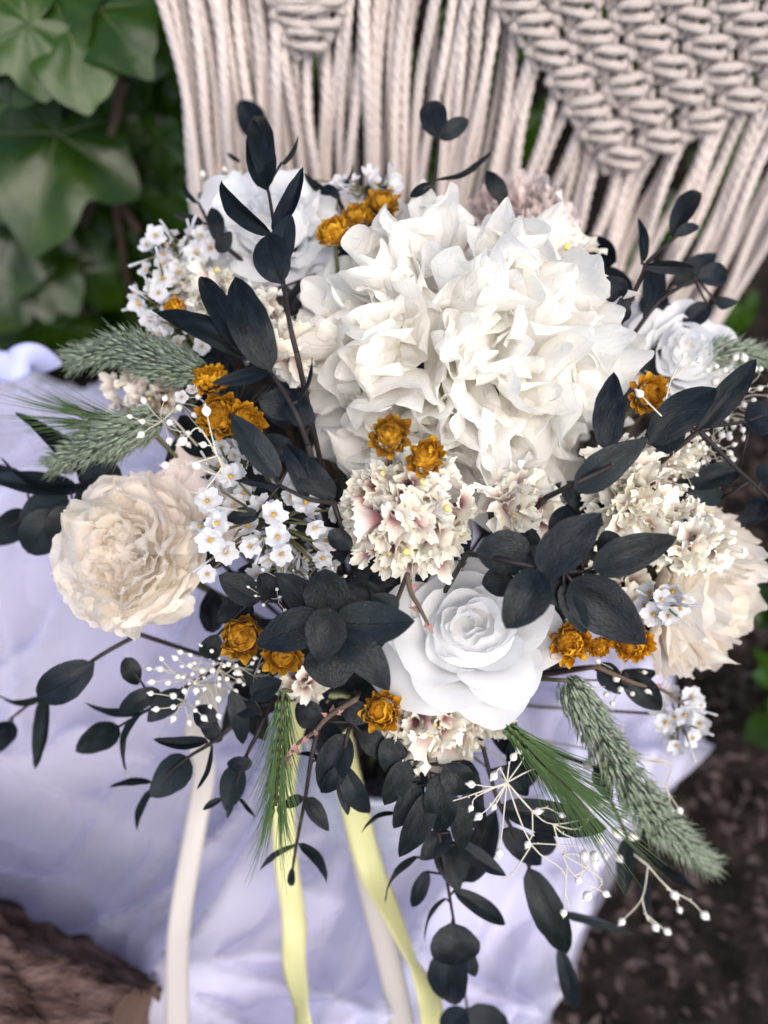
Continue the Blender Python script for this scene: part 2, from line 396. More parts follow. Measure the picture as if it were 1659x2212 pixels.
# ------------------------------------------------------------------ ivy
def ivy_mesh(seed, full=1.0):
    rs = random.Random(seed)
    out = []
    lob = [(0, -.06, 0)]
    ctrl = [(0, .12), (28, .50), (48, .60), (62, .54), (82, .60), (105, .74), (122, .66), (140, .64), (165, .80), (180, .95)]
    half = [(a + rs.uniform(-3, 3), r * rs.uniform(.92, 1.08)) for a, r in ctrl]
    pts = []
    for a, r in half: pts.append((math.radians(a), r))
    for a, r in half[-2:0:-1]: pts.append((math.radians(360 - a), r * rs.uniform(.94, 1.06)))
    fine = []
    m = len(pts)
    for i in range(m):
        a0, r0 = pts[i]; a1, r1 = pts[(i + 1) % m]
        if a1 < a0: a1 += 2 * PI
        for k in range(4):
            f = k / 4; ff = f * f * (3 - 2 * f); fine.append((a0 + (a1 - a0) * f, r0 + (r1 - r0) * ff))
    mb = MB(); nr = 6; V = []; U = []; Fc = []; m = len(fine)
    for j in range(nr + 1):
        f = j / nr
        for a, r in fine:
            rr = r * max(f, .02); x = math.sin(a) * rr; y = -math.cos(a) * rr
            z = .06 * math.cos(a * 5 + .2) * rr - .22 * rr * rr + .03 * noise.noise(Vector((x * 4, y * 4, seed)))
            V.append((x, y, z)); U.append((x * .5 + .5, y * .5 + .5))
    for j in range(nr):
        for i in range(m): Fc.append((j * m + i, j * m + (i + 1) % m, (j + 1) * m + (i + 1) % m, (j + 1) * m + i))
    mb.add(V, Fc, U); return mb.mesh('ivy_leaf', MT['ivy'])
def ivy_veins(seed):
    mb = MB()
    for a, r in ((180, .95), (105, .62), (255, .62), (48, .42), (312, .42)):
        a = math.radians(a); p = []
        for k in range(7):
            rr = r * k / 6; x = math.sin(a) * rr; y = -math.cos(a) * rr
            p.append((x, y, .06 * math.cos(a * 5 + .2) * rr - .22 * rr * rr + .03 * noise.noise(Vector((x * 4, y * 4, seed))) + .004))
        mb.tube(p, [.012 * (1 - .8 * k / 6) + .002 for k in range(7)], 4)
    return mb.mesh('vein', MT['ivy_vein'])
IVY = [(ivy_mesh(s), ivy_veins(s)) for s in range(5)]
def ivy_leaf(parent, c, size, tipdir, nrm, big=False):
    k = random.randrange(5); M = frame(c, tipdir, nrm, size, size, size)
    o = obj('leaf', IVY[k][0], parent, M)
    if big: obj('vein', IVY[k][1], o, M)
def to_cam(p): return (CAM - p).normalized()
def ivy():
    t = thing('ivy_plant', 'glossy dark green ivy with big lobed leaves climbing beside the cord hanging', 'ivy', (-.35, .72, 0))
    # x, y of the leaf's stalk end, px size, tip angle in the picture (0 = down, 90 = right), depth plane
    L = [(150, 60, 190, 15, .50), (60, 50, 200, -70, .49), (215, 20, 190, 40, .52), (70, 75, 170, -20, .50), (10, 120, 150, -30, .50),
         (125, 290, 260, -12, .52), (60, 330, 220, -60, .53), (140, 285, 190, 100, .56), (215, 250, 130, 10, .60), (235, 190, 150, 20, .62),
         (30, 480, 180, -10, .54), (70, 520, 170, 35, .56), (100, 545, 160, 5, .57), (30, 590, 150, -25, .58), (205, 330, 170, 10, .64), (150, 420, 170, 30, .60),
         (250, 420, 150, 0, .66), (215, 480, 120, -20, .66), (130, 640, 120, 10, .62), (40, 660, 120, -40, .62), (235, 90, 130, -10, .64), (110, -20, 160, 30, .52), (265, 300, 110, 30, .66)]
    for (px, py, sz, ang, y) in L:
        c = W(px, py, y + .09); d = depth(c); a = math.radians(ang)
        tip = (Rt * math.sin(a) - Up * math.cos(a)) + Vector((0, -.25, 0)) + rvec(.12)
        nr = to_cam(c) * .8 + Vector((0, -.2, .55)) + rvec(.3)
        ivy_leaf(t, c, sz * m_per_px(d), tip, nr, sz > 140)
    for k in range(190):
        px = rnd(-250, 420); py = rnd(-150, 760); y = rnd(.64, .80)
        c = W(px, py, y)
        if c.z < .02: continue
        ivy_leaf(t, c, rnd(.035, .06), Vector((rnd(-.8, .8), -.3, -1)), Vector((rnd(-.5, .5), -1, rnd(.1, .9))))
    mb = MB()
    for (a, b) in (((120, -80), (190, 700)), ((240, -60), (280, 640)), ((20, -60), (90, 700)), ((300, 500), (180, 120)), ((270, 180), (150, 560))):
        p0 = W(*a, .64); p1 = W(*b, .66); mid = p0.lerp(p1, .5) + rvec(.03)
        mb.tube(bez([p0, p0.lerp(p1, .3) + rvec(.015), mid, p1], 8), .0035, 6)
    obj('stem', mb.mesh('stem', MT['vine']), t)
    t2 = thing('ivy_plant', 'shadowed ivy growing behind and to the right of the cord hanging', 'ivy', (.3, .78, 0))
    for k in range(120):
        px = rnd(400, 1950); py = rnd(-150, 760); y = rnd(.74, .90)
        c = W(px, py, y)
        if c.z < .02: continue
        ivy_leaf(t2, c, rnd(.035, .06), Vector((rnd(-.8, .8), -.3, -1)), Vector((rnd(-.5, .5), -1, rnd(.1, .9))))
    t3 = thing('ivy_plant', 'low dark ivy creeping over the soil beside the cream rose', 'ivy', (.42, .3, 0))
    for k in range(14):
        px = rnd(1650, 1900); py = rnd(1120, 1640); c = G(px, py, rnd(.01, .09))
        ivy_leaf(t3, c, rnd(.03, .05), Vector((rnd(-1, 1), rnd(-1, .3), -.2)), Vector((rnd(-.5, .5), rnd(-.8, .2), 1)))
ivy()

# ------------------------------------------------------------------ macrame hanging
MY = .515
def macrame():
    t = thing('macrame_hanging', 'cream cotton cord hanging with knotted diamond and long loose fringe', 'macrame', W(850, -300, MY))
    VX, VY = 720, 2150
    def cord(x, y, yend, jit=16, r=.0037, wob=.0034, dy=0):
        """one cord from (x, y) in the picture plane of the hanging down to row yend"""
        def at(yy):
            f = (yy - y) / (VY - y); return x + (VX - x) * f
        if y > -100: x, y = x + (x - VX) / (VY - y) * 45, y - 45          # starts tucked behind the knots
        ph = rnd(0, 6); e = rnd(-jit, jit); pts = []
        n = 7
        for k in range(n + 1):
            yy = y + (yend - y) * k / n
            pts.append(W(at(yy) + e * k / n, yy, MY + dy) + Vector((math.sin(ph + k * 1.1) * wob, math.cos(ph * 2 + k * 1.3) * wob, 0)))
        pts = bez(pts, 22)
        mb = MB(); mb.tube(pts, r * rnd(.92, 1.08), 12, True, 3, .0085, .30)
        obj('cord', mb.mesh('cord', MT['cord']), t)
    x = 299
    xs = []
    while x < 1130:
        xs.append(x); x += random.choice([21, 22, 23, 24, 25, 36])
    for x in xs:
        y0 = -260
        if 588 < x < 735: y0 = 100 - abs(x - 660) * 1.05
        cord(x, y0, 760 + rnd(-20, 20), 20, .0033 * rnd(.92, 1.12), .0036, rnd(-.006, .006))
    for x in xs[1::2]: cord(x + 12, -260, 760, 22, .0033, .0036, .014)          # a second row of cords behind
    # fringe below the knotted diamond
    for k in range(10):
        f = k / 9; x = 1128 + f * 245; y = 10 + f * 375
        cord(x - 6, y, 790, 18, .0037)
        if k % 4 == 1: cord(x + 12, y - 6, 790, 8, .0036, .002, .006)
    for k in range(12):
        f = k / 11; x = 1385 + f * 460; y = 375 - f * 215
        cord(x, y, 800, 20, .0038, .0035, rnd(-.005, .005))
        if k % 3 == 1: cord(x + 14, y, 800, 10, .0034, .003, .008)
    # square knots
    def knot_mesh(seed):
        rs = random.Random(seed); j = lambda s=.03: rs.uniform(-s, s)
        mb = MB(); R = .150
        bars = [
            [(-.50, .16, .02), (-.32, .33 + j(), .18), (0, .25 + j(), .27), (.28, .17 + j(), .18), (.46, .04, .0)],
            [(-.46, .02, .0), (-.25, -.08 + j(), .16), (.05, -.20 + j(), .24), (.32, -.34 + j(), .16), (.52, -.26, .0)],
            [(-.48, .22, .05), (-.60, .10, .10), (-.47, -.04, .02)],
            [(.45, .06, .04), (.61, -.10, .10), (.50, -.28, .02)],
            [(-.14, .55, -.06), (-.12, .2, -.02), (-.12, -.2, -.02), (-.2, -.6, -.06)],
            [(.12, .55, -.06), (.13, .2, -.02), (.12, -.2, -.02), (.2, -.6, -.06)],
            [(-.46, .18, -.03), (-.52, .40, -.05), (-.40, .66, -.06)],
            [(.44, .06, -.03), (.52, .34, -.05), (.42, .62, -.06)],
            [(.48, -.22, -.02), (.44, -.42, -.05), (.36, -.64, -.06)],
            [(-.44, -.04, -.02), (-.48, -.30, -.05), (-.40, -.62, -.06)],
        ]
        for q, b in enumerate(bars):
            p = bez([Vector(c) for c in b], 7)
            mb.tube(p, R * (.98 if q < 4 else .80), 12, True, 3, .17, .24)
        return mb.mesh('knot', MT['cord'])
    KN = [knot_mesh(s) for s in range(4)]
    def knot(px, py, w):
        c = W(px, py, MY - .006); d = depth(c); s = w * m_per_px(d)
        ang = math.atan2((VX - px), (VY - py)) * -1
        upv = (W(px, py - 10, MY) - W(px, py, MY)).normalized()
        upv = (W(px + (px - VX) / (VY - py) * 20, py - 20, MY) - W(px, py, MY))
        a = rnd(-.16, .16); M = frame(c, upv, Vector((0, -1, 0)), s, s * .86, s) @ Matrix.Rotation(a + .34, 4, 'Z')
        obj('knot', random.choice(KN), t, M)
    # rows run along the lower-left edge of the diamond: a skewed lattice
    o = Vector((1345, 335)); ea = Vector((-38, -58)); eb = Vector((87, -42))
    for i in range(-1, 18):
        for j in range(0, 15):
            q = o + ea * i + eb * j
            if q.x > 1800 or q.y < -130 or q.x < 1130 + (q.y - 40) * .6: continue
            if i < 0: continue
            knot(q.x + rnd(-4, 4), q.y + rnd(-5, 5), 78)
    for (a, b) in ((625, -20), (700, -18), (600, -75), (662, -72), (730, -70), (640, 28), (690, 30), (662, 78)):
        knot(a + rnd(-3, 3), b, 80)
macrame()

# ------------------------------------------------------------------ stems shared by everything in the bouquet
def stem_to_bind(mb, p, r0=.0011, r1=.0014, via=None):
    """a stem from p back to the binding above the vase and down into it"""
    p = Vector(p); foot = Vector((VB.x + rnd(-.025, .025), VB.y + rnd(-.025, .025), .05))
    b = BIND + Vector((rnd(-.016, .016), rnd(-.016, .016), 0))
    mid = p.lerp(b, .5) - to_cam(p) * .02
    pts = bez([p, mid, b, foot], 7)
    mb.tube(pts, [r0 + (r1 - r0) * i / (len(pts) - 1) for i in range(len(pts))], 5)

# ------------------------------------------------------------------ petals
def petal_mesh(name, mat, w=.9, base=.15, cup=.35, bend=.15, ruf=.05, fr=5, crink=.03, rnd_tip=.35, seed=0, nu=10, nv=11, tipw=.75, point=0, fold=0):
    ph = seed * 1.7; mb = MB()
    def fn(u, v):
        s = u * 2 - 1
        k = min(1, v / .62); k = k * k * (3 - 2 * k)
        prof = base + (1 - base) * k
        if v > .62: prof *= 1 - (1 - tipw) * ((v - .62) / .38) ** 2
        hw = w * .5 * prof
        x = s * hw; y = v - rnd_tip * s * s * v * v * .6 + point * (1 - abs(s)) * v ** 3
        z = cup * s * s * hw + bend * v * v + ruf * math.sin(s * fr + ph + v * 2) * v * v * (abs(s) * .7 + .3)
        z += fold * abs(s) * hw
        q = Vector((x * 2.6 + seed * 3.1, y * 2.6, seed))
        z += crink * noise.noise(q) * 2 * v + crink * .5 * noise.noise(q * 3.1)
        x += crink * .8 * noise.noise(q * 1.7 + Vector((5, 0, 0))); y += crink * .8 * noise.noise(q * 1.9 + Vector((0, 7, 0))) * v
        return (x, y, z)
    mb.grid(fn, nu, nv); return mb.mesh(name, mat)

# ------------------------------------------------------------------ hydrangea
def hydrangea():
    c = P(986, 792, .408)
    t = thing('hydrangea', 'large white papery hydrangea head at the centre of the bouquet', 'hydrangea', c)
    MS = [petal_mesh('petal', MT['hydrangea'], rnd(.62, .92), .18, rnd(.1, .55), rnd(-.18, .35), rnd(.05, .11), rnd(4, 9), rnd(.05, .08), rnd(.7, .95), s, 16, 18, rnd(.5, .8), rnd(-.05, .1), rnd(-.2, .55)) for s in range(22)]
    tc = to_cam(c); n = 70; R = .048; cnt = 0
    xa = Rt; ya = tc.cross(xa).normalized(); ya = -ya if ya.dot(Up) < 0 else ya
    for i in range(n):
        zc = 1 - (i + .5) / n * 1.12
        ph = i * 2.39996 + rnd(-.25, .25); rr = math.sqrt(max(0, 1 - zc * zc))
        d = (tc * zc + (xa * math.cos(ph) * 1.05 + ya * math.sin(ph)) * rr).normalized()
        o = c + d * R * rnd(.72, 1.08) + (xa * d.dot(xa) * .006)
        ax = (d + rvec(.42)).normalized()
        e1 = ax.orthogonal().normalized(); e1.rotate(Matrix.Rotation(rnd(0, 6.28), 3, ax)); e2 = ax.cross(e1)
        op = rnd(.22, .95)
        for k in range(4):
            a = k * PI / 2 + rnd(-.25, .25); rad = e1 * math.cos(a) + e2 * math.sin(a)
            th = op + rnd(-.28, .28)
            yd = ax * math.cos(th) + rad * math.sin(th); zd = ax * math.sin(th) - rad * math.cos(th)
            zd = zd + yd.cross(zd) * rnd(-.5, .5)
            s = rnd(.033, .048)
            obj('petal', random.choice(MS), t, frame(o + rad * .0015, yd, zd, s, s, s)); cnt += 1
    mb = MB(); mb.tube(bez([c + tc * .045, c, c - tc * .03], 5), [.012, .02, .006] and .016, 10)
    obj('flower_core', mb.mesh('flower_core', MT['hydrangea']), t)
    mb = MB(); stem_to_bind(mb, c - tc * .02, .003, .003); obj('stem', mb.mesh('stem', MT['stem']), t)
hydrangea()

# ------------------------------------------------------------------ roses
def rose(name, label, px, py, d, R, axis, layers, mat, seed, ruffle=0.0, crink=0.0, squash=1.0, cat='rose', spin=0, hollow=False, group=None):
    """layers: (count, rim radius, height, flare, half-span in radians, roll)"""
    rs = random.Random(seed); c = P(px, py, d); ax = Vector(axis).normalized()
    t = thing(name, label, cat, c, group)
    e1 = (Rt - ax * Rt.dot(ax)).normalized(); e2 = ax.cross(e1)
    ph0 = spin; k = 0
    for (cnt, rr, hh, flare, span, roll) in layers:
        for q in range(cnt):
            k += 1; phi = ph0 + q * 2 * PI / cnt + rs.uniform(-.18, .18); mb = MB()
            jj = .07 if crink < .002 else .10; jr = rs.uniform(1 - jj * .6, 1 + jj * .6); jh = rs.uniform(1 - jj, 1 + jj); tw = rs.uniform(.06, .16); sd = rs.uniform(0, 50); jroll = roll * rs.uniform(.6, 1.4)
            fq = rs.uniform(4, 8); pk = rs.uniform(-.35, .35)
            def fn(u, v):
                s = u * 2 - 1
                half = span * (.45 + .55 * min(1, v * 1.6))
                th = phi + s * half
                drop = 1 - .14 * s * s * v - .14 * abs(s) ** 4 * v
                vv = v * drop * (1 + .07 * max(0, 1 - abs(s + pk) * 1.6) ** 2 * v * v)
                # bud wall rises from the base, then leans out
                r = rr * jr * (.18 + .82 * (vv ** (.55 + flare))) * (1 + tw * s)
                z = hh * jh * (vv ** 1.0)
                lip = max(0, vv - .62) / .38
                r += jroll * lip * lip; z -= jroll * .75 * lip ** 3
                nn = Vector((math.cos(th) * 2.2 + sd, math.sin(th) * 2.2, v * 2))
                if crink:
                    m = crink * (v ** 1.2)
                    r += m * (noise.noise(nn * 2.2) * 1.0 + noise.noise(nn * 5.5) * .8 + noise.noise(nn * 12) * .35); z += m * (noise.noise(nn * 2.4 + Vector((4, 4, 4))) * .7 + noise.noise(nn * 7) * .5)
                if ruffle: r += ruffle * math.sin(s * fq + sd) * v * v; z += ruffle * math.cos(s * fq * 1.7 + sd) * v * v * v
                r += .0012 * noise.noise(nn) * R / .04; z += .0014 * noise.noise(nn + Vector((9, 1, 2)))*v * R / .04
                if crink or True:
                    gx, gy = math.cos(th) * r / R, math.sin(th) * r / R
                    wq = Vector((gx * 1.5 + seed, gy * 1.5, z / R * 1.2)); wa = R * (.14 if crink > .002 else .12) * min(1, r / R * 1.6)
                    z += wa * noise.noise(wq); th += (.32 if crink > .002 else .2) * noise.noise(wq + Vector((3, 8, 1))); r += wa * .6 * noise.noise(wq + Vector((7, 2, 5)))
                p = (e1 * math.cos(th) * squash + e2 * math.sin(th)) * r + ax * z
                return c + p
            mb.grid(fn, 16 if crink == 0 else 30, 12 if crink == 0 else 16)
            obj('petal', mb.mesh('petal', mat), t)
        ph0 += 1.1 + rs.uniform(-.3, .3)
    # filler disc added just under the inner rims to keep the centre's shade shallow
    h0 = layers[0][2]; rc = layers[min(6, len(layers) - 1)][1] * .92; mb = MB()
    mb.grid(lambda u, v: c + (e1 * math.cos(2 * PI * u) * squash + e2 * math.sin(2 * PI * u)) * rc * v + ax * (h0 * ((.90 if crink < .002 else .74) - (.18 if crink < .002 else .05) * v * v)), 24, 6, True)
    obj('heart_filler', mb.mesh('heart_filler', mat), t)
    mb = MB()
    mb.tube(bez([c - ax * .004, c - ax * .012, c - ax * .02], 4), .007, 8); stem_to_bind(mb, c - ax * .018, .0022, .0022)
    obj('stem', mb.mesh('stem', MT['stem']), t)
    return t
s = .042
ROSE = [(1, .0024, .041, .05, 2.6, 0), (2, .0046, .0412, .06, 1.75, .0001), (2, .0068, .0410, .06, 1.65, .0003), (3, .0092, .0405, .07, 1.3, .0005), (3, .0118, .0395, .08, 1.25, .0008), (3, .0150, .038, .1, 1.15, .0015),
        (4, .019, .0355, .12, .98, .003), (4, .0238, .032, .17, .95, .005), (5, .0282, .027, .22, .84, .006), (5, .031, .021, .3, .82, .008)]
tcR = to_cam(P(1005, 1410, .35))
rose('white_rose', 'smooth white rose with a tight spiral centre below the statice in front', 1022, 1405, .376, .042, tcR + Up * .34 - Rt * .05, ROSE, MT['rose'], 3, .0006, 0, 1.14, spin=.6)
ROSE_B = [(1, .003, .030, .05, 2.4, 0), (3, .008, .031, .1, 1.25, .0006), (4, .014, .030, .2, 1.05, .002), (5, .021, .026, .3, .9, .005), (5, .027, .02, .45, .8, .007)]
rose('white_rose', 'white rose with broad blush tinted petals behind the dark leaves right of the hydrangea', 1445, 800, .43, .036, to_cam(P(1445, 800, .42)) + Rt * .35 + Up * .35, [(a, b * .9, h * .85, f, sp, r) for a, b, h, f, sp, r in ROSE], MT['rose'], 11, .001, 0, 1.0, spin=.2)
rose('white_rose', 'bright white rose tucked behind the tall eucalyptus sprig', 605, 535, .435, .04, to_cam(P(610, 540, .44)) - Rt * .15 + Up * .45, [(a, b * 1.02, h * .9, f, sp, r) for a, b, h, f, sp, r in ROSE], MT['rose'], 17, .0022, .0012, 1.1, spin=1.2)
def ruffled(mult, n0):
    L = [(3, .0075, .024, .05, 1.15, -.0005), (4, .0140, .0305, .06, 1.05, -.001), (5, .0205, .034, .06, .95, -.002), (5, .0270, .0345, .07, .95, -.003), (6, .0330, .031, .08, .84, -.0035), (6, .0385, .0255, .11, .82, -.003), (7, .0425, .018, .15, .76, -.002), (6, .0450, .010, .22, .76, -.001)]
    return [(c, r * mult, h * mult, f, sp, ro) for c, r, h, f, sp, ro in L]
tcL = to_cam(P(285, 1195, .36))
rose('garden_rose', 'dried cream garden rose with crowded crinkled petals resting above the tulle', 298, 1200, .386, .042, tcL - Rt * .34 + Up * .04, ruffled(.90, 0), MT['cream'], 23, .0020, .0024, .92, spin=.3)
tcq = to_cam(P(1480, 1280, .38))
rose('garden_rose', 'dried cream garden rose turned aside with ruffled rim and smooth pale back petals', 1442, 1262, .412, .046, tcq * .5 + Rt * .72 - Up * .2, ruffled(1.05, 0), MT['cream'], 31, .0020, .0024, 1.0, spin=.9)
tcp = to_cam(P(430, 1010, .38))
rose('blush_rose', 'pale pink rose half hidden behind the crinkled cream garden rose', 448, 1075, .410, .03, tcp + Up * .3 + Rt * .15, [(3, .006, .026, .1, 1.2, .0005), (4, .012, .026, .2, 1.0, .002), (5, .019, .024, .3, .85, .003), (6, .027, .021, .4, .75, .004)], MT['blush'], 37, .0012, .0012, 1.0)
tcc = to_cam(P(1130, 500, .43))
rose('carnation', 'pale pink frilled carnation peeping over the top of the hydrangea', 1125, 520, .452, .03, tcc + Up * .75, [(a, b, h * 1.1, f, sp, r) for a, b, h, f, sp, r in ruffled(.72, 0)], MT['blush'], 41, .0032, .0045, 1.0, cat='carnation')

# ------------------------------------------------------------------ statice
def statice_mesh(seed):
    rs = random.Random(seed); mb = MB(); ph = rs.uniform(0, 6); fl = rs.uniform(.35, .75); lean = rs.uniform(-.3, .3)
    def fn(u, v):
        a = 2 * PI * u
        r = .07 + .58 * v ** 1.25
        r *= 1 + .16 * v * v * math.sin(5 * a + ph) + .08 * v ** 3 * math.sin(13 * a + ph * 2) + .05 * v ** 4 * math.sin(23 * a)
        r += .16 * v * noise.noise(Vector((math.cos(a) * 1.6, math.sin(a) * 1.6, seed + v)))
        z = .95 * v - .22 * v ** 3 + .30 * v ** 3 * noise.noise(Vector((math.cos(a) * 2.4, math.sin(a) * 2.4, seed + 9))) + .05 * v ** 4 * math.sin(17 * a + ph)
        return (r * math.cos(a) + lean * v * v * .4, r * math.sin(a) * fl, z)
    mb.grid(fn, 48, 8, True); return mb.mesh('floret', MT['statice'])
ST = [statice_mesh(s * 3.7 + 1) for s in range(9)]
mbc = MB(); mbc.grid(lambda u, v: (.11 * math.cos(2 * PI * u) * math.sin(PI * v * .9 + .1), .11 * math.sin(2 * PI * u) * math.sin(PI * v * .9 + .1), .62 + .2 * v), 8, 4, True)
MT['corolla'] = leafy('pale_yellow_corolla', lambda n: (.78, .66, .25), .2, .6, .2)
COROLLA = mbc.mesh('corolla', MT['corolla'])
def scatter(n, rx, ry, tries=40):
    pts = []
    for k in range(n):
        best = None; bd = -1
        for q in range(tries):
            a = rnd(0, 2 * PI); r = math.sqrt(rnd(0, 1)); p = (r * math.cos(a), r * math.sin(a))
            dd = min([math.hypot(p[0] - o[0], p[1] - o[1]) for o in pts] or [9])
            if dd > bd: bd = dd; best = p
        pts.append(best)
    return pts
def statice(label, px, py, rx, ry, n, off=0, size=.0125, tilt=(0, 0), rot=0, stems=True, group=None):
    c = P(px, py, D(px, py) + off + .012); t = thing('statice_sprig', label, 'statice', c, group)
    tc = to_cam(c); ca, sa = math.cos(rot), math.sin(rot); mb = MB()
    for (a, b) in scatter(n, 1, 1):
        qx = px + (a * rx * ca - b * ry * sa); qy = py + (a * rx * sa + b * ry * ca); rho = a * a + b * b
        o = P(qx, qy, D(px, py) + off + .014 * rho + rnd(-.004, .004))
        ox = (qx - px) / max(rx, ry); oy = (qy - py) / max(rx, ry)
        ax = (tc * .8 + Rt * (ox * 1.1 + tilt[0]) - Up * (oy * 1.1 - tilt[1]) + rvec(.65)).normalized()
        s = size * rnd(.9, 1.4); z0 = o - ax * s * .75
        x = ax.orthogonal(); x.rotate(Matrix.Rotation(rnd(0, 6.28), 3, ax))
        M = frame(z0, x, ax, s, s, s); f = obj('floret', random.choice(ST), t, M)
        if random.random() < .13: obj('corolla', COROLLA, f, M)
        bp = c - tc * .012 + (o - c) * .35
        mb.tube(bez([z0 + ax * s * .05, z0.lerp(bp, .5) - ax * .002, bp], 3), .0009, 5)
    for k in range(5):
        mb.tube(bez([c - tc * .012 + (Rt * rnd(-.4, .4) * rx + Up * rnd(-.4, .4) * ry) * m_per_px(.35), c - tc * .03], 3), .0016, 5)
    stem_to_bind(mb, c - tc * .02, .0018, .002)
    obj('stem', mb.mesh('stem', MT['brown_stem']), t)
    return t
statice('cream statice cluster with maroon throats directly below two golden everlastings', 880, 1110, 150, 135, 50, -.008, .0128, (0, -.12))
statice('cream statice tuft with brown hairy stem beside the lower right hydrangea petals', 1125, 1085, 85, 65, 14, -.004, .0145, (.1, 0), .5)
statice('cream statice spray between the hydrangea and the side-turned garden rose', 1375, 1085, 85, 140, 36, -.002, .0135, (.1, .1), -.35)
statice('cream statice florets lying across the hollow of the side-turned garden rose', 1500, 1165, 85, 65, 18, -.022, .0135, (.3, 0), .6)
statice('cream statice cluster hanging under the front white rose beside an everlasting', 930, 1590, 105, 75, 30, .0, .0135, (-.05, -.8), -.2)
statice('cream statice fringe showing below the front rim of the white rose', 1035, 1570, 70, 30, 10, .012, .0125, (.1, -.8))
statice('single pale yellow statice bloom between a eucalyptus leaf and the hydrangea', 613, 745, 28, 55, 5, -.002, .0175, (-.2, .3))
statice('yellowish statice cluster among small starry florets behind the lance leaves', 440, 615, 60, 45, 13, .006, .014, (-.2, .3))
statice('cream statice tuft behind the hydrangea next to the frilled carnation', 1225, 530, 55, 35, 9, .0, .0145, (.2, .6))
statice('tiny white statice tuft under the pair of everlastings by dark leaves', 645, 1475, 45, 28, 6, .006, .0115, (-.2, -.5))
statice('cream statice between eucalyptus leaf and rose, half covered by leaves', 1330, 1290, 70, 70, 12, .008, .0125, (0, -.2))
statice('small cream statice tips between the right rose and the baby breath mass', 1455, 985, 55, 50, 16, .004, .0105, (.2, .2))
statice('small cream statice tips behind the two upper golden everlastings on the left', 545, 660, 60, 50, 16, .012, .0105, (-.2, .3))
statice('faded statice cluster behind the grass plumes above the garden rose', 310, 850, 85, 50, 16, .02, .011, (-.4, .2))

# ------------------------------------------------------------------ starry florets
def star_mesh(seed):
    rs = random.Random(seed); mb = MB(); np_ = rs.choice([5, 5, 6]); ph = rs.uniform(0, 6); cup = rs.uniform(-.1, .6)
    def fn(u, v):
        a = 2 * PI * u; k = abs(math.cos(np_ * .5 * a + ph)); notch = .06 * math.cos(np_ * 3 * a)
        rim = .72 + .25 * k ** .7 + notch * k + .05 * noise.noise(Vector((math.cos(a) * 3, math.sin(a) * 3, seed)))
        r = .07 + (rim - .07) * v
        z = cup * r * r * 1.2 + .07 * v * math.cos(np_ * a + ph * 2) + .16 * noise.noise(Vector((math.cos(a) * 2 * v, math.sin(a) * 2 * v, seed + 3)))
        return (r * math.cos(a) * .5, r * math.sin(a) * .5, z * .5)
    mb.grid(fn, 48, 5, True)
    mb.grid(lambda u, v: (.035 * (1 + .6 * (1 - v)) * math.cos(2 * PI * u), .035 * (1 + .6 * (1 - v)) * math.sin(2 * PI * u), -.62 * v + .0), 8, 3, True)
    return mb.mesh('floret', MT['star'])
STAR = [star_mesh(s + .3) for s in range(7)]
mbb = MB(); mbb.grid(lambda u, v: ((.075 - .03 * v) * math.cos(2 * PI * u) * (1 if v < .99 else .3), (.075 - .03 * v) * math.sin(2 * PI * u) * (1 if v < .99 else .3), .16 * v), 8, 4, True)
MT['anther'] = leafy('yellow_anther', lambda n: (.62, .34, .03), .1, .6, .2)
ANTHER = mbb.mesh('flower_centre', MT['anther'])
mbt = MB(); mbt.grid(lambda u, v: ((.05 + .07 * v * v * (1.15 - .7 * max(0, v - .7) / .3)) * math.cos(2 * PI * u), (.05 + .07 * v * v * (1.15 - .7 * max(0, v - .7) / .3)) * math.sin(2 * PI * u), 1.1 * v), 9, 8, True)
BUDT = mbt.mesh('bud', MT['star'])
def stars(label, px, py, rx, ry, n, nb, off=0, size=.0128, tilt=(0, 0), fixed=None, group=None):
    c = P(px, py, D(px, py) + off + .015); t = thing('starflower_sprig', label, 'wildflower', c, group); tc = to_cam(c); mb = MB()
    spots = [((a - px) / rx, (b - py) / ry, .4) for a, b in (fixed or [])] + [(a, b, .75) for a, b in scatter(n, 1, 1)]
    for i, (a, b, jit) in enumerate(spots):
        qx = px + a * rx; qy = py + b * ry; o = P(qx, qy, D(px, py) + off + .008 * (a * a + b * b) + (rnd(.002, .014) if jit > .5 else rnd(-.004, 0)))
        ax = (to_cam(o) + Rt * (a * .35 + tilt[0]) - Up * (b * .35 - tilt[1]) + rvec(jit)).normalized(); s = size * rnd(.72, 1.12)
        x = ax.orthogonal(); x.rotate(Matrix.Rotation(rnd(0, 6.28), 3, ax)); M = frame(o, x, ax, s, s, s)
        f = obj('floret', random.choice(STAR), t, M); obj('flower_centre', ANTHER, f, M)
        mb.tube(bez([o - ax * s * .3, o.lerp(c, .5) - ax * .006, c - tc * .006], 4), .0006, 5)
    for k in range(nb):
        a, b = rnd(-1, 1), rnd(-1, 1); o = P(px + a * rx, py + b * ry, D(px, py) + off + rnd(0, .012))
        ax = (tc * .4 + Rt * (a + rnd(-.5, .5) + tilt[0]) - Up * (b + rnd(-.5, .5) - tilt[1]) + rvec(.3)).normalized(); s = size * rnd(.55, .8)
        x = ax.orthogonal(); obj('bud', BUDT, t, frame(o, x, ax, s, s, s)); mb.tube([o, o - ax * .004, c - tc * .006], .0006, 5)
    stem_to_bind(mb, c - tc * .006, .0009, .0012)
    obj('stem', mb.mesh('stem', MT['stem']), t)
stars('white starry florets with yellow eyes between the cream garden rose and the statice', 580, 1125, 150, 95, 17, 16, -.012, .0127, (0, 0),
      [(590, 1112), (680, 1140), (608, 1197), (660, 1085), (448, 1082), (455, 1165), (448, 1240), (540, 1180), (470, 1130), (600, 1160), (697, 1205), (500, 1030)])
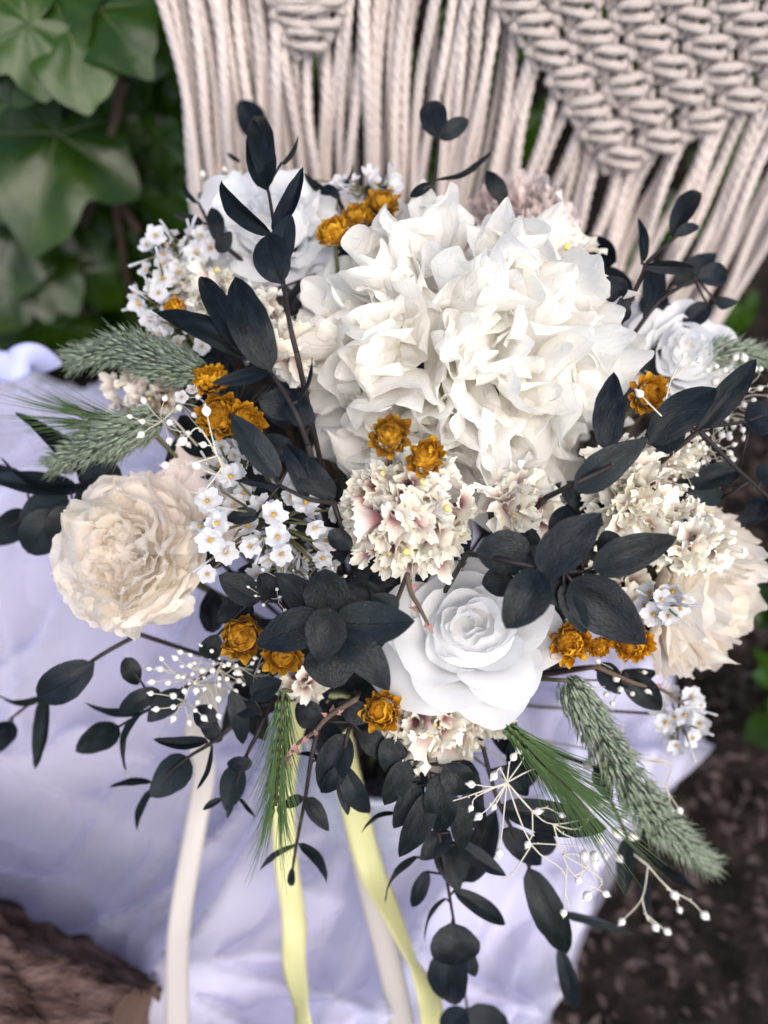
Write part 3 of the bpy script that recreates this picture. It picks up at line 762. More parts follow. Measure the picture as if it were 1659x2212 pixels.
stars('white starry florets with orange eyes leaning out above the green grass plumes', 350, 640, 55, 75, 12, 9, .004, .0125, (-.35, .2), [(342, 632), (352, 712), (325, 690), (300, 655)])
stars('loose white starry florets beside the white rose and small dark leaf', 400, 535, 85, 42, 14, 8, .004, .0125, (-.3, .4), [(432, 510), (455, 535), (425, 545)])
stars('drooping white starry florets at the end of a bent green stalk near the soil', 1465, 1545, 50, 60, 10, 6, .006, .0125, (.2, -.3), [(1480, 1545), (1462, 1610), (1440, 1560)])
stars('small white starry florets resting on the side of the turned garden rose', 1430, 1300, 45, 35, 7, 5, -.022, .0115, (.2, -.1), [(1428, 1295), (1445, 1330)])
stars('blurred white starry florets at the back edge beside the golden everlastings', 800, 405, 70, 25, 10, 6, .0, .0115, (0, .6))
stars('white starry florets at the back of the bouquet above the white rose', 640, 398, 90, 18, 7, 5, .03, .011, (0, .5))
stars('tiny white starry blossoms crowded above the dark rosette by the statice', 640, 1235, 95, 40, 13, 10, .004, .0095, (0, -.1))
stars('tiny white starry blossoms filling the edge beside the upper grass plume', 395, 720, 55, 50, 12, 9, .006, .0095, (-.3, .2))
stars('tiny white starry blossoms massed beside the blush rose and baby breath', 505, 1010, 55, 55, 12, 8, .0, .0100, (-.1, .2))
stars('two tiny white daisies with yellow eyes left of the golden everlastings', 405, 855, 25, 20, 1, 2, .0, .0085, (0, 0), [(392, 858), (415, 842)])
stars('pair of little white florets on a twig above the blush rose', 290, 895, 28, 14, 2, 3, .012, .010, (-.3, .1), [(310, 885)])

# ------------------------------------------------------------------ golden everlastings
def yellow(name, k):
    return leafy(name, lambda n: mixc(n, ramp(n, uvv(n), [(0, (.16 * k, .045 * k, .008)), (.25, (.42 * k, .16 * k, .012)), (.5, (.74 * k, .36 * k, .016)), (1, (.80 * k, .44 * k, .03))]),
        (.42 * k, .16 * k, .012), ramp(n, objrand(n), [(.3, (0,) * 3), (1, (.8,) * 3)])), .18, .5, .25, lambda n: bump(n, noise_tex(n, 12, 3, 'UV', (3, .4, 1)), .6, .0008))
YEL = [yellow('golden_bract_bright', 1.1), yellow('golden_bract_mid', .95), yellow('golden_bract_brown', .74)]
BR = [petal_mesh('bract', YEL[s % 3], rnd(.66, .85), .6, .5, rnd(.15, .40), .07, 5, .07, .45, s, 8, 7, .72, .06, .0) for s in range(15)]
def everlasting(label, px, py, rpx, off=0, tilt=(0, 0), openness=1.0, fuzzy=False):
    d = D(px, py) + off; c = P(px, py, d); R = rpx * m_per_px(d); ax = (to_cam(c) + Rt * tilt[0] + Up * tilt[1]).normalized()
    base = c - ax * R * .75
    t = thing('everlasting_flower', label, 'everlasting', base)
    R *= rnd(.95, 1.05); openness *= rnd(.8, 1.25); sq = rnd(.82, 1.0); tone = random.choice([0, 0, 1, 1, 2])
    e1 = ax.orthogonal().normalized(); e2 = ax.cross(e1)
    rings = [(9, .52, .34, .12, .46), (11, .64, .14, .42, .56), (12, .74, -.08, .72, .62), (12, .76, -.34, 1.02, .62), (11, .70, -.60, 1.3, .55)]
    for k, (n, rr, zz, th, L) in enumerate(rings):
        for i in range(n):
            a = 2 * PI * (i + .5 * (k % 2)) / n + rnd(-.12, .12); rad = e1 * math.cos(a) + e2 * math.sin(a) * sq; th2 = th * openness + rnd(-.18, .18) - .25
            o = base + ax * R * (.75 + zz * .75 - .35) + rad * R * rr * .82
            yd = ax * math.cos(th2) + rad * math.sin(th2) + rvec(.12); zd = ax * math.sin(th2) - rad * math.cos(th2) + rvec(.2); s = R * L * rnd(.7, 1.25)
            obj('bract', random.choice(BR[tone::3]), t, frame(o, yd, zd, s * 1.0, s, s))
    mb = MB()
    def dome(u, v):
        a = 2 * PI * u; r = R * .54 * math.sin(v * PI / 2); z = R * (.66 + .2 * math.cos(v * PI / 2)) + (R * .09 * noise.noise(Vector((math.cos(a) * v * 9, math.sin(a) * v * 9, px))))
        return base + (e1 * math.cos(a) + e2 * math.sin(a)) * r + ax * z
    mb.grid(dome, 18, 7, True); obj('flower_disc', mb.mesh('flower_disc', MT['disc']), t)
    mb = MB()
    mb.grid(lambda u, v: base + (e1 * math.cos(2 * PI * u) + e2 * math.sin(2 * PI * u)) * R * (.5 * v ** .6) + ax * R * (.5 * v - .1), 14, 4, True)
    stem_to_bind(mb, base, .0011, .0013); obj('stem', mb.mesh('stem', MT['stem']), t)
everlasting('brownish golden everlasting, upper of the pair under the hydrangea', 843, 937, 50, -.018, (0, .25), .85)
everlasting('golden everlasting with dark lower bracts, lower of the pair under the hydrangea', 921, 984, 50, -.02, (0, .3), .85)
everlasting('big golden everlasting with wide ochre centre under a small bud left of the hydrangea', 470, 897, 60, -.004, (-.2, .1), .95)
everlasting('bright yellow everlasting with spread bracts overlapping a bigger one', 530, 905, 46, -.014, (.35, .25), 1.05)
everlasting('golden everlasting with orange centre between the garden rose and dark leaves', 522, 1377, 58, -.008, (-.1, -.05), .9)
everlasting('golden everlasting half tucked under a dark eucalyptus leaf', 612, 1418, 45, .004, (.1, -.25), 1.0)
everlasting('fuzzy orange everlasting under the left edge of the front white rose', 823, 1537, 48, -.004, (-.1, -.1), 1.05)
everlasting('golden everlasting touching the right edge of the front white rose', 1233, 1390, 50, -.002, (.1, -.1), 1.0)
everlasting('small brownish everlasting bud between two golden ones under dark leaves', 1298, 1398, 28, .0, (.2, -.2), .8)
everlasting('golden everlasting lying against the side-turned garden rose', 1368, 1392, 50, .0, (.1, -.25), 1.0)
everlasting('dark centred everlasting with a white bud in front of the right back rose', 1408, 850, 42, -.01, (.5, .1), 1.1)
everlasting('ochre everlasting seen edge-on nearest the white back rose', 718, 492, 42, -.004, (-.2, .9), 1.1)
everlasting('ochre everlasting seen edge-on in the middle of the back row', 768, 462, 38, .0, (-.1, .9), 1.1)
everlasting('ochre everlasting seen edge-on beside the topmost hydrangea petal', 825, 432, 36, .0, (0, .9), 1.1)
everlasting('small golden everlasting among the starry florets above the long lance leaf', 375, 668, 34, .0, (-.3, .2), .9)
everlasting('tiny golden everlasting at the tip of the upper grass plume', 322, 733, 20, .004, (-.3, .2), .9)
everlasting('golden everlasting seen from the side above the narrow eucalyptus leaf', 455, 812, 40, .006, (-.1, .8), 1.1)

# ------------------------------------------------------------------ eucalyptus
def leaf_mesh(seed, rounded):
    rs = random.Random(seed); mb = MB(); bend = rs.uniform(-.20, .16); fold = rs.uniform(.05, .42); wv = rs.uniform(-.05, .05)
    def fn(u, v):
        s = u * 2 - 1
        if rounded: prof = math.sin(PI * min(1, v) ** .85) ** .62
        else: prof = 2.17 * v ** .56 * (1 - v) ** .78 * (1 - .14 * v ** 4)
        prof = max(prof, .0)
        hw = .5 * prof
        x = s * hw * (1 + .06 * noise.noise(Vector((v * 7, s * 2, seed)))) + wv * math.sin(v * PI); y = v
        z = fold * abs(s) * hw * .6 - .12 * fold * (s * s) * hw + bend * math.sin(v * PI) + .02 * noise.noise(Vector((x * 4, y * 4, seed)))
        return (x, y, z)
    mb.grid(fn, 8, 14); return mb.mesh('leaf', MT['euc'])
LFR = [leaf_mesh(s, True) for s in range(5)]; LFP = [leaf_mesh(s + 20, False) for s in range(7)]
def sprig(label, stem, leaves, off=0.0, r=.0011, group=None, connect=True):
    """stem: picture points (x, y[, depth offset]); leaves: (x0, y0, x1, y1, width[, kind[, base offset, tip offset]])"""
    def pt(q, extra=0):
        o = q[2] if len(q) > 2 else 0
        return P(q[0], q[1], D(q[0], q[1]) + off + o + extra)
    pts = [pt(q) for q in stem]; t = thing('eucalyptus_sprig', label, 'eucalyptus', pts[0], group); mb = MB()
    cv = bez(pts, 7) if len(pts) > 1 else pts
    if len(cv) > 1: mb.tube(cv, [r * (1.15 - .5 * i / (len(cv) - 1)) for i in range(len(cv))], 6)
    if connect: stem_to_bind(mb, pts[0], r * 1.15, .0015)
    for L in leaves:
        x0, y0, x1, y1, wd = L[:5]; kind = L[5] if len(L) > 5 else ''
        b0 = L[6] if len(L) > 6 else rnd(-.003, .003); b1 = L[7] if len(L) > 7 else b0 + rnd(-.007, .007)
        a = pt((x0, y0), b0); lp = math.hypot(x1 - x0, y1 - y0)
        dt = D(x0, y0) * .6 + D(x1, y1) * .4
        b = P(x1, y1, dt + off + b1)
        le = (b - a).length; mp = m_per_px(depth(a)); real = wd * mp
        mid = a.lerp(b, .5); roll = rnd(-.25, .25)
        if wd < .30 * lp and lp > 30:
            rw = max(.34 * lp * mp, real); roll = math.acos(min(1, real / rw)) * random.choice([-1, 1]); real = rw
        y = (b - a).normalized(); z = to_cam(mid); z = (z - y * z.dot(y)).normalized(); z.rotate(Matrix.Rotation(roll, 3, y))
        ms = random.choice(LFR if ('r' in kind or wd > .82 * lp) else LFP)
        k = 1.0
        obj('leaf', ms, t, frame(a, y, z, real * k, le, le * .9))
        # leaf stalk back to the closest stem point
        if len(cv) > 1:
            q = min(cv, key=lambda p: (p - a).length)
            if .0015 < (q - a).length < .03: mb.tube([q, a + y * .001], r * .6, 5)
    if mb.v: obj('stem', mb.mesh('stem', MT['euc_stem']), t)
    return t
sprig('upright eucalyptus sprig with red tipped top leaf in front of the cord fringe', [(640, 760, .01), (626, 700), (612, 610), (597, 520), (582, 425), (576, 405)],
      [(576, 412, 545, 258, 78), (580, 408, 556, 250, 66, '', .006, .008), (590, 508, 478, 390, 46), (594, 508, 655, 360, 44), (600, 590, 628, 462, 66, '', .004, .006), (608, 614, 578, 506, 84, 'r', -.003, -.004), (606, 355, 645, 292, 12)], -.045)
sprig('eucalyptus sprig with three long grey green lance leaves beside the hydrangea', [(665, 960, .01), (640, 895), (600, 825), (578, 800), (530, 768)],
      [(532, 770, 337, 675, 62), (528, 768, 433, 597, 62), (586, 802, 508, 597, 104, '', -.004, -.006), (584, 800, 457, 828, 42), (642, 872, 675, 768, 9), (640, 880, 560, 868, 72, '', .012, .012), (668, 925, 622, 838, 66, '', .012, .014)], -.034)
sprig('eucalyptus sprig with a pointed leaf lying over the starry florets', [(720, 1085, .01), (668, 1078), (603, 1048)],
      [(602, 1036, 498, 893, 74), (604, 1050, 505, 1037, 20), (664, 1080, 612, 962, 40, '', .004, .004), (725, 1075, 618, 958, 76, '', .006, .008), (560, 1112, 488, 1122, 44, '', .01, .01), (640, 985, 560, 945, 62, '', .014, .014), (745, 1145, 720, 1185, 60, '', .014, .014)], -.02)
sprig('thin eucalyptus twig with round paired leaves above the hydrangea', [(890, 430, .01), (920, 405), (938, 392), (948, 298)],
      [(945, 300, 930, 218, 60, 'r'), (950, 300, 1012, 258, 40, 'r'), (940, 390, 1070, 318, 10), (932, 398, 885, 425, 26)], -.02)
sprig('short dark eucalyptus tip poking up behind the frilled carnation', [(1095, 480, .01), (1075, 430)], [(1092, 435, 1050, 368, 46), (1075, 430, 1090, 400, 20)], .01)
sprig('small dark eucalyptus leaves at the back left of the bouquet by the fringe', [(520, 560, .02), (475, 520), (450, 480), (430, 440)],
      [(472, 525, 458, 448, 42), (440, 482, 375, 463, 24), (430, 440, 405, 368, 9), (520, 350, 490, 330, 12), (470, 545, 500, 500, 40)], .004)
sprig('blurred round eucalyptus leaf against the cord fringe behind the upright sprig', [(560, 380, .02), (545, 300)], [(560, 290, 515, 218, 66, 'r'), (545, 305, 575, 250, 44)], .03)
sprig('thin dark eucalyptus tips behind the ochre everlastings', [(740, 450, .02), (725, 415)], [(725, 412, 762, 352, 10), (720, 420, 655, 372, 22), (735, 430, 700, 400, 24)], .008)
sprig('leggy eucalyptus branch with small round leaves in front of the right cords', [(1330, 720, .02), (1385, 600), (1400, 565), (1450, 520), (1478, 500)],
      [(1450, 510, 1507, 412, 56), (1458, 508, 1510, 488, 30), (1385, 570, 1378, 470, 24), (1392, 574, 1500, 578, 34), (1400, 585, 1388, 690, 30), (1345, 645, 1308, 598, 54, 'r'), (1350, 695, 1340, 642, 40)], -.005)
sprig('second leggy eucalyptus twig ending in a round leaf near the right cords', [(1370, 720, .02), (1420, 655), (1470, 620), (1508, 602)],
      [(1505, 600, 1572, 598, 52, 'r'), (1500, 598, 1460, 570, 24), (1530, 655, 1478, 712, 58), (1545, 655, 1592, 650, 34), (1440, 640, 1400, 668, 30)], .01)
sprig('long navy eucalyptus branch reaching right past the white rose', [(1180, 1075, .02), (1250, 1040), (1330, 1000), (1400, 945), (1510, 925), (1612, 910), (1680, 880)],
      [(1312, 975, 1326, 803, 78), (1240, 1058, 1400, 948, 92), (1402, 962, 1548, 838, 96), (1508, 928, 1634, 775, 70, '', -.004, -.01), (1440, 898, 1442, 980, 82, 'r', -.006, -.008), (1608, 912, 1700, 890, 78, 'r'), (1600, 1010, 1480, 1055, 62, '', .02, .02)], -.028)
sprig('bare eucalyptus stem with shadowed leaves beyond the right baby breath', [(1510, 930), (1590, 1010), (1690, 1100)], [(1640, 1040, 1700, 1000, 60), (1560, 1080, 1450, 1040, 60, '', .02, .02), (1660, 1080, 1600, 1140, 60, '', .02, .02)], -.016)
sprig('broad dark eucalyptus cluster spread between the statice and the right garden rose', [(1010, 1195, .02), (1110, 1215), (1190, 1232), (1290, 1235), (1380, 1225)],
      [(1150, 1195, 1028, 1190, 98, 'r', .004, .002), (1165, 1240, 1300, 1108, 112, '', -.006, -.01), (1196, 1165, 1224, 1092, 62), (1278, 1228, 1464, 1160, 98, '', -.006, -.012), (1165, 1232, 1092, 1358, 96, 'r', -.006, -.012), (1175, 1240, 1262, 1300, 96, 'r', .002, .002),
       (1232, 1252, 1396, 1392, 138, '', -.004, -.012), (1290, 1190, 1350, 1170, 62, '', .008, .006), (1110, 1250, 1040, 1260, 70, '', .012, .012), (1215, 1260, 1265, 1370, 60, '', .0, .0), (1250, 1160, 1180, 1215, 70, '', .008, .008)], -.034)
sprig('dark eucalyptus rosette with broad overlapping leaves left of the front white rose', [(800, 1300, .03), (730, 1330), (705, 1345)],
      [(708, 1335, 702, 1228, 104, 'r', 0, 0), (692, 1332, 598, 1238, 82), (700, 1335, 552, 1392, 106, '', -.004, -.008), (722, 1345, 897, 1342, 112, '', -.004, -.01), (735, 1365, 842, 1492, 90, '', -.008, -.012), (712, 1312, 690, 1428, 92, 'r', -.012, -.016), (720, 1380, 722, 1488, 124, 'r', 0, .002), (665, 1400, 620, 1330, 70, '', .01, .01), (800, 1330, 860, 1290, 70, '', .006, .006)], -.028)
sprig('dark eucalyptus leaves under the starry florets by the garden rose', [(600, 1300, .02), (540, 1290)], [(560, 1300, 472, 1242, 76), (545, 1300, 470, 1340, 70), (470, 1370, 440, 1420, 50), (600, 1290, 560, 1240, 60)], .004)
sprig('drooping eucalyptus twig with oval leaf beyond the garden rose over the tulle', [(300, 1370, .02), (222, 1413), (150, 1462), (95, 1497), (20, 1555)],
      [(205, 1432, 80, 1506, 82, 'r'), (100, 1500, -10, 1497, 14), (104, 1500, 76, 1663, 40), (28, 1558, -30, 1640, 62)], .0)
sprig('drooping eucalyptus twig with folded oval leaf under the baby breath', [(470, 1440, .02), (385, 1495), (320, 1533), (256, 1570)],
      [(258, 1568, 163, 1624, 64, 'r'), (310, 1530, 182, 1517, 20), (345, 1490, 255, 1540, 52), (308, 1540, 274, 1666, 13), (395, 1490, 318, 1560, 62), (270, 1420, 298, 1480, 50)], .004)
sprig('drooping eucalyptus twig with a dark oval leaf beside the cream ribbon', [(560, 1520, .02), (500, 1570), (455, 1606), (405, 1637), (340, 1690)],
      [(408, 1635, 325, 1722, 76, 'r'), (328, 1690, 235, 1700, 18), (332, 1705, 296, 1796, 20), (450, 1602, 330, 1597, 32), (460, 1612, 425, 1706, 13), (470, 1560, 420, 1530, 50), (480, 1600, 430, 1560, 40, '', .01, .01)], -.004)
sprig('eucalyptus tip with nested leaves hanging in front of the cream ribbon', [(590, 1510, .02), (556, 1585), (528, 1642), (505, 1720)],
      [(546, 1648, 490, 1650, 34, 'r', -.004, -.004), (518, 1650, 488, 1752, 68), (480, 1725, 438, 1750, 18), (500, 1735, 490, 1768, 16), (515, 1725, 553, 1766, 11), (500, 1490, 525, 1608, 48), (540, 1500, 610, 1470, 60), (560, 1540, 500, 1520, 50)], -.004)
sprig('slender eucalyptus twig ending in a tiny bud leaf over the yellow ribbon', [(700, 1540, .02), (676, 1620), (660, 1720), (641, 1820), (632, 1878)],
      [(663, 1722, 711, 1796, 44), (655, 1722, 608, 1742, 30), (643, 1822, 706, 1910, 26), (640, 1822, 560, 1880, 17), (632, 1872, 630, 1914, 20), (690, 1640, 640, 1630, 12)], -.008)
sprig('eucalyptus tuft with overlapping blue grey leaves above the yellow ribbons', [(770, 1530, .02), (750, 1590), (742, 1650)],
      [(752, 1585, 690, 1705, 88), (748, 1655, 692, 1712, 46, '', -.006, -.006), (738, 1650, 798, 1757, 58), (738, 1668, 752, 1762, 36), (800, 1550, 730, 1520, 60), (780, 1580, 830, 1640, 60, '', .01, .01), (690, 1560, 640, 1520, 60, '', .01, .01), (715, 1610, 715, 1560, 50, '', .01, .01)], -.004)
sprig('long hanging eucalyptus branch with twin round leaves at its lower end', [(915, 1600, .02), (930, 1700), (948, 1800), (966, 1905), (985, 2020), (1012, 2195)],
      [(938, 1705, 862, 1852, 70), (950, 1670, 948, 1800, 84), (960, 1650, 1012, 1712, 70), (972, 1795, 908, 1858, 62), (958, 1812, 992, 1928, 74), (985, 1820, 1094, 1892, 46), (1000, 1905, 1072, 1750, 80, '', .008, .006), (978, 1922, 1092, 1997, 46), (905, 1850, 832, 1953, 14), (968, 1940, 917, 2036, 8), (975, 1992, 978, 2085, 108, 'r', -.004, -.008), (985, 2035, 972, 2168, 104, '', .0, .002), (1000, 2050, 1028, 2110, 40), (1006, 2178, 965, 2250, 70), (1010, 2178, 1102, 2240, 80),
       (1000, 1640, 1045, 1760, 54, '', .012, .012), (880, 1640, 830, 1740, 66, '', .01, .01), (860, 1760, 780, 1800, 10, '', .008, .008), (870, 1660, 905, 1740, 70, '', .012, .012), (905, 1690, 850, 1790, 60, '', .006, .004), (1010, 1700, 1040, 1800, 56, '', .01, .01), (985, 1720, 1000, 1840, 60, '', .008, .008), (925, 1880, 890, 1960, 40, '', .008, .008), (840, 1590, 850, 1680, 70, '', .016, .016)], -.012)
sprig('eucalyptus branch with a long veined leaf hanging low over the tulle edge', [(1040, 1600, .02), (1072, 1720), (1110, 1800), (1142, 1872), (1200, 1990)],
      [(1075, 1742, 1312, 1790, 80, '', 0, 0), (1140, 1872, 1226, 2060, 84), (1206, 2040, 1242, 2180, 46), (1215, 1968, 1376, 2020, 19), (1085, 1790, 1170, 1868, 66), (1170, 1850, 1175, 1790, 60), (1095, 1650, 1140, 1720, 60, '', .01, .01)], -.004)
sprig('eucalyptus tips showing under the big green grass plume', [(1290, 1660, .02), (1352, 1800), (1395, 1850), (1450, 1905)], [(1352, 1808, 1350, 1936, 44), (1395, 1852, 1512, 1926, 18), (1400, 1882, 1402, 1992, 28), (1290, 1650, 1320, 1730, 50)], .004)
sprig('shadowed eucalyptus leaves behind the bent green stalk under the right garden rose', [(1280, 1440, .02), (1370, 1490)], [(1350, 1450, 1428, 1535, 74), (1330, 1470, 1420, 1450, 50), (1300, 1430, 1340, 1500, 60)], .012)
sprig('dark blurred eucalyptus clump left of the garden rose beyond the tulle', [(330, 1080, .02), (190, 1045), (110, 1080), (20, 1140)],
      [(195, 1040, 32, 890, 46), (190, 1052, 0, 985, 24), (170, 1060, -30, 1030, 60), (150, 1080, 40, 1120, 90), (120, 1100, 60, 1195, 90, 'r'), (160, 1090, 130, 1190, 90, 'r'), (180, 1110, 220, 1210, 60), (70, 1110, -40, 1180, 80), (200, 1070, 250, 1000, 90), (60, 1050, -40, 1000, 50), (170, 1040, 280, 960, 60), (230, 1060, 170, 1130, 90)], .012)
# leaves packed inside the bouquet: the dark that shows between the blooms
random.seed(99)
inner = [('a', 700, 1000, 920, 1330), ('b', 880, 1150, 1180, 1400), ('upper left interior', 400, 760, 620, 1000), ('left interior', 420, 1000, 760, 1300), ('lower left interior', 460, 1340, 800, 1560), ('lower interior', 760, 1400, 1120, 1640), ('right interior', 1100, 1050, 1420, 1400), ('back interior', 520, 480, 900, 640), ('right back interior', 1180, 560, 1480, 900)]
txt = ['under the main statice cluster', 'between the statice and the front white rose', 'behind the golden pair on the left', 'behind the starry florets', 'under the broad dark rosette', 'behind the front white rose', 'behind the statice on the right', 'under the white back rose', 'under the right back rose']
for (nm, x0, y0, x1, y1), tx in zip(inner, txt):
    lv = []
    for k in range(20):
        x = rnd(x0, x1); y = rnd(y0, y1); a = rnd(0, 6.28); L = rnd(90, 140)
        lv.append((x, y, x + L * math.cos(a), y + L * math.sin(a), rnd(55, 90), '', rnd(.0, .02), rnd(.0, .02)))
    sprig('shaded eucalyptus leaves packed inside the bouquet ' + tx, [((x0 + x1) / 2, (y0 + y1) / 2, .01), ((x0 + x1) / 2 + 20, (y0 + y1) / 2 + 30)], lv, .035)

# ------------------------------------------------------------------ grasses
def plume(label, pts, wpx, n, off=0, length=34, name='grass_plume', mat='grass', spread=.5):
    ps = bez([P(x, y, D(x, y) + off + (q[0] if q else 0)) for x, y, *q in pts], 12)
    t = thing(name, label, 'grass', ps[0]); mb = MB(); tot = len(ps) - 1; mp = m_per_px(depth(ps[0]))
    for k in range(n):
        f = rnd(.0, 1) ** .9; i = min(int(f * tot), tot - 1); p = ps[i].lerp(ps[i + 1], f * tot - i); tg = (ps[i + 1] - ps[i]).normalized()
        e1 = tg.orthogonal().normalized(); a = rnd(0, 6.28); e1.rotate(Matrix.Rotation(a, 3, tg)); ww = wpx * mp * (math.sin(PI * min(1, f * .85 + .12)) ** .6)
        L = length * mp * rnd(.7, 1.2); o = p + e1 * ww * rnd(.05, .36); y = (tg * 1.0 + e1 * spread * rnd(.5, 1.4) + rvec(.12)).normalized(); x = y.cross(e1).normalized(); z = x.cross(y); h = L * .13
        V = [o, o + y * L * .35 + x * h, o + y * L * .35 + z * h * .8, o + y * L * .35 - x * h, o + y * L]
        mb.add(V, [(0, 1, 2), (0, 2, 3), (1, 4, 2), (2, 4, 3), (0, 3, 1), (1, 3, 4)], [(.5, 0), (0, .4), (.5, .4), (1, .4), (.5, 1)])
        if random.random() < .5:
            q = o + y * L; mb.tube([q - y * L * .3, q + y * L * .45 + e1 * L * .1], [.00022, .00008], 3, False)
    obj('spikelets', mb.mesh('spikelets', MT[mat]), t, None, True)
    mb = MB(); mb.tube(ps, .0009, 5); stem_to_bind(mb, ps[0], .001, .0012); obj('stem', mb.mesh('stem', MT['stem']), t)
random.seed(5)
plume('fluffy grey green grass plume pointing left under the starry florets', [(440, 805, .006), (360, 785), (270, 755), (165, 775)], 120, 1500, .004, 34)
plume('fluffy grey green grass plume pointing left above the cream garden rose', [(350, 900, .01), (270, 935), (200, 965), (125, 1000)], 110, 1400, .006, 34)
plume('large green grass plume hanging down right beside the baby breath', [(1225, 1470, .004), (1290, 1580), (1380, 1720), (1450, 1800), (1530, 1865)], 125, 1900, -.004, 42, spread=.42)
plume('small green grass plume behind the right white rose beside the cords', [(1480, 790, .02), (1560, 765), (1640, 770)], 80, 700, .02, 30)
def barley(label, base, tip, wpx, n, awn, off=0):
    a = P(*base, D(*base) + off); b = P(*tip, D(*base) * .5 + D(*tip) * .5 + off - .004); t = thing('barley_ear', label, 'grass', a); tg = (b - a).normalized(); L = (b - a).length; mp = m_per_px(depth(a))
    g = MB(); aw = MB()
    for k in range(n):
        f = (k + .5) / n; p = a.lerp(b, f); ang = (k % 6) * PI / 3 + rnd(-.2, .2); e = tg.orthogonal().normalized(); e.rotate(Matrix.Rotation(ang, 3, tg))
        o = p + e * wpx * mp * .12; y = (tg + e * .22).normalized(); x = y.cross(e).normalized(); z = x.cross(y); gl = 30 * mp; h = gl * .16
        g.add([o, o + y * gl * .4 + x * h, o + y * gl * .4 + z * h, o + y * gl * .4 - x * h, o + y * gl], [(0, 1, 2), (0, 2, 3), (1, 4, 2), (2, 4, 3), (0, 3, 1), (1, 3, 4)], [(0, 0)] * 5)
        for q in range(3):
            yy = (tg + e * rnd(.05, .32) + rvec(.07)).normalized(); al = awn * mp * rnd(.6, 1.15); s0 = o + y * gl * .8
            aw.tube([s0, s0 + yy * al * .5, s0 + yy * al + e * al * .06], [.00024, .00018, .00006], 3, False)
    obj('grains', g.mesh('grains', MT['grass_dark']), t, None, True); obj('awns', aw.mesh('awns', MT['grass_dark']), t, None, True)
    mb = MB(); mb.tube([a, a.lerp(b, .5), b], .0008, 5); stem_to_bind(mb, a, .001, .0012); obj('stem', mb.mesh('stem', MT['stem']), t)
barley('green barley ear hanging straight down over the first yellow ribbon', (612, 1490), (596, 1740), 80, 72, 160, -.006)
barley('green barley ear with long awns slanting down right from the white rose', (1085, 1560), (1230, 1700), 80, 84, 240, -.016)
barley('blurred barley ear with long awns spreading left over the tulle', (330, 930), (190, 905), 60, 40, 190, .012)

# ------------------------------------------------------------------ baby's breath
mb0 = MB()
mb0.grid(lambda u, v: (.5 * math.cos(2 * PI * u) * math.sin(PI * v) ** .75 * (1 - .18 * v), .5 * math.sin(2 * PI * u) * math.sin(PI * v) ** .75 * (1 - .18 * v), v * 1.15), 12, 9, True)
for k in range(5):
    a = k * 2 * PI / 5; mb0.add([(.13 * math.cos(a - .5), .13 * math.sin(a - .5), 1.05), (.13 * math.cos(a + .5), .13 * math.sin(a + .5), 1.05), (.2 * math.cos(a), .2 * math.sin(a), 1.35)], [(0, 1, 2)])
BUD = mb0.mesh('bud', MT['bb_bud'])
def babys(label, root, fixed=None, box=None, n=0, off=0, size=16, links=None, group=None, rad=.00034):
    """fixed: list of branches, each a list of picture points, the last carries a bud; box: scattered buds around root"""
    r0 = P(root[0], root[1], D(*root) + off); t = thing('babys_breath_sprig', label, "baby's breath", r0, group); mb = MB()
    def bud(p, dirn, s):
        dirn = dirn.normalized(); obj('bud', BUD, t, frame(p - dirn * s * .1, dirn.orthogonal(), dirn, s, s, s))
    for br in (fixed or []):
        nobud = br[-1] is None; q = [b for b in br if b]
        pts = [P(x, y, D(*root) * .6 + D(x, y) * .4 + off + (z[0] if z else 0)) for x, y, *z in q]
        c = bez(pts, 4); mb.tube(c, [rad * (1.25 - .5 * i / len(c)) for i in range(len(c))], 5)
        for p in pts[1:-1]:                                         # node sheaths
            mb.tube([p - rvec(.0002), p + rvec(.0012)], [rad * 1.8, rad * .8], 5)
        if not nobud: bud(pts[-1], pts[-1] - pts[-2], size * m_per_px(depth(pts[-1])) * rnd(.68, 1.1))
    if box:
        rx, ry = box
        hubs = [(rnd(-.5, .5), rnd(-.5, .5)) for k in range(max(2, n // 5))]
        hp = []
        for a, b in hubs:
            h = P(root[0] + a * rx, root[1] + b * ry, D(*root) + off + rnd(.004, .014)); hp.append(h); mb.tube(bez([r0 - to_cam(r0) * -.0 - to_cam(r0) * .012, r0.lerp(h, .5) + rvec(.003), h], 3), rad, 5)
        for a, b in scatter(n, 1, 1, 12):
            p = P(root[0] + a * rx, root[1] + b * ry, D(*root) + off + rnd(-.006, .008)); h = min(hp, key=lambda v: (v - p).length)
            mid = h.lerp(p, .5) + rvec(.002); mb.tube(bez([h, mid, p], 3), rad * .7, 4, False); bud(p, p - mid, size * m_per_px(depth(p)) * rnd(.7, 1.15))
    stem_to_bind(mb, r0 - to_cam(r0) * .012, .0006, .0009)
    obj('stem', mb.mesh('stem', MT['bb_stem']), t)
random.seed(21)
A = (1095, 1690)
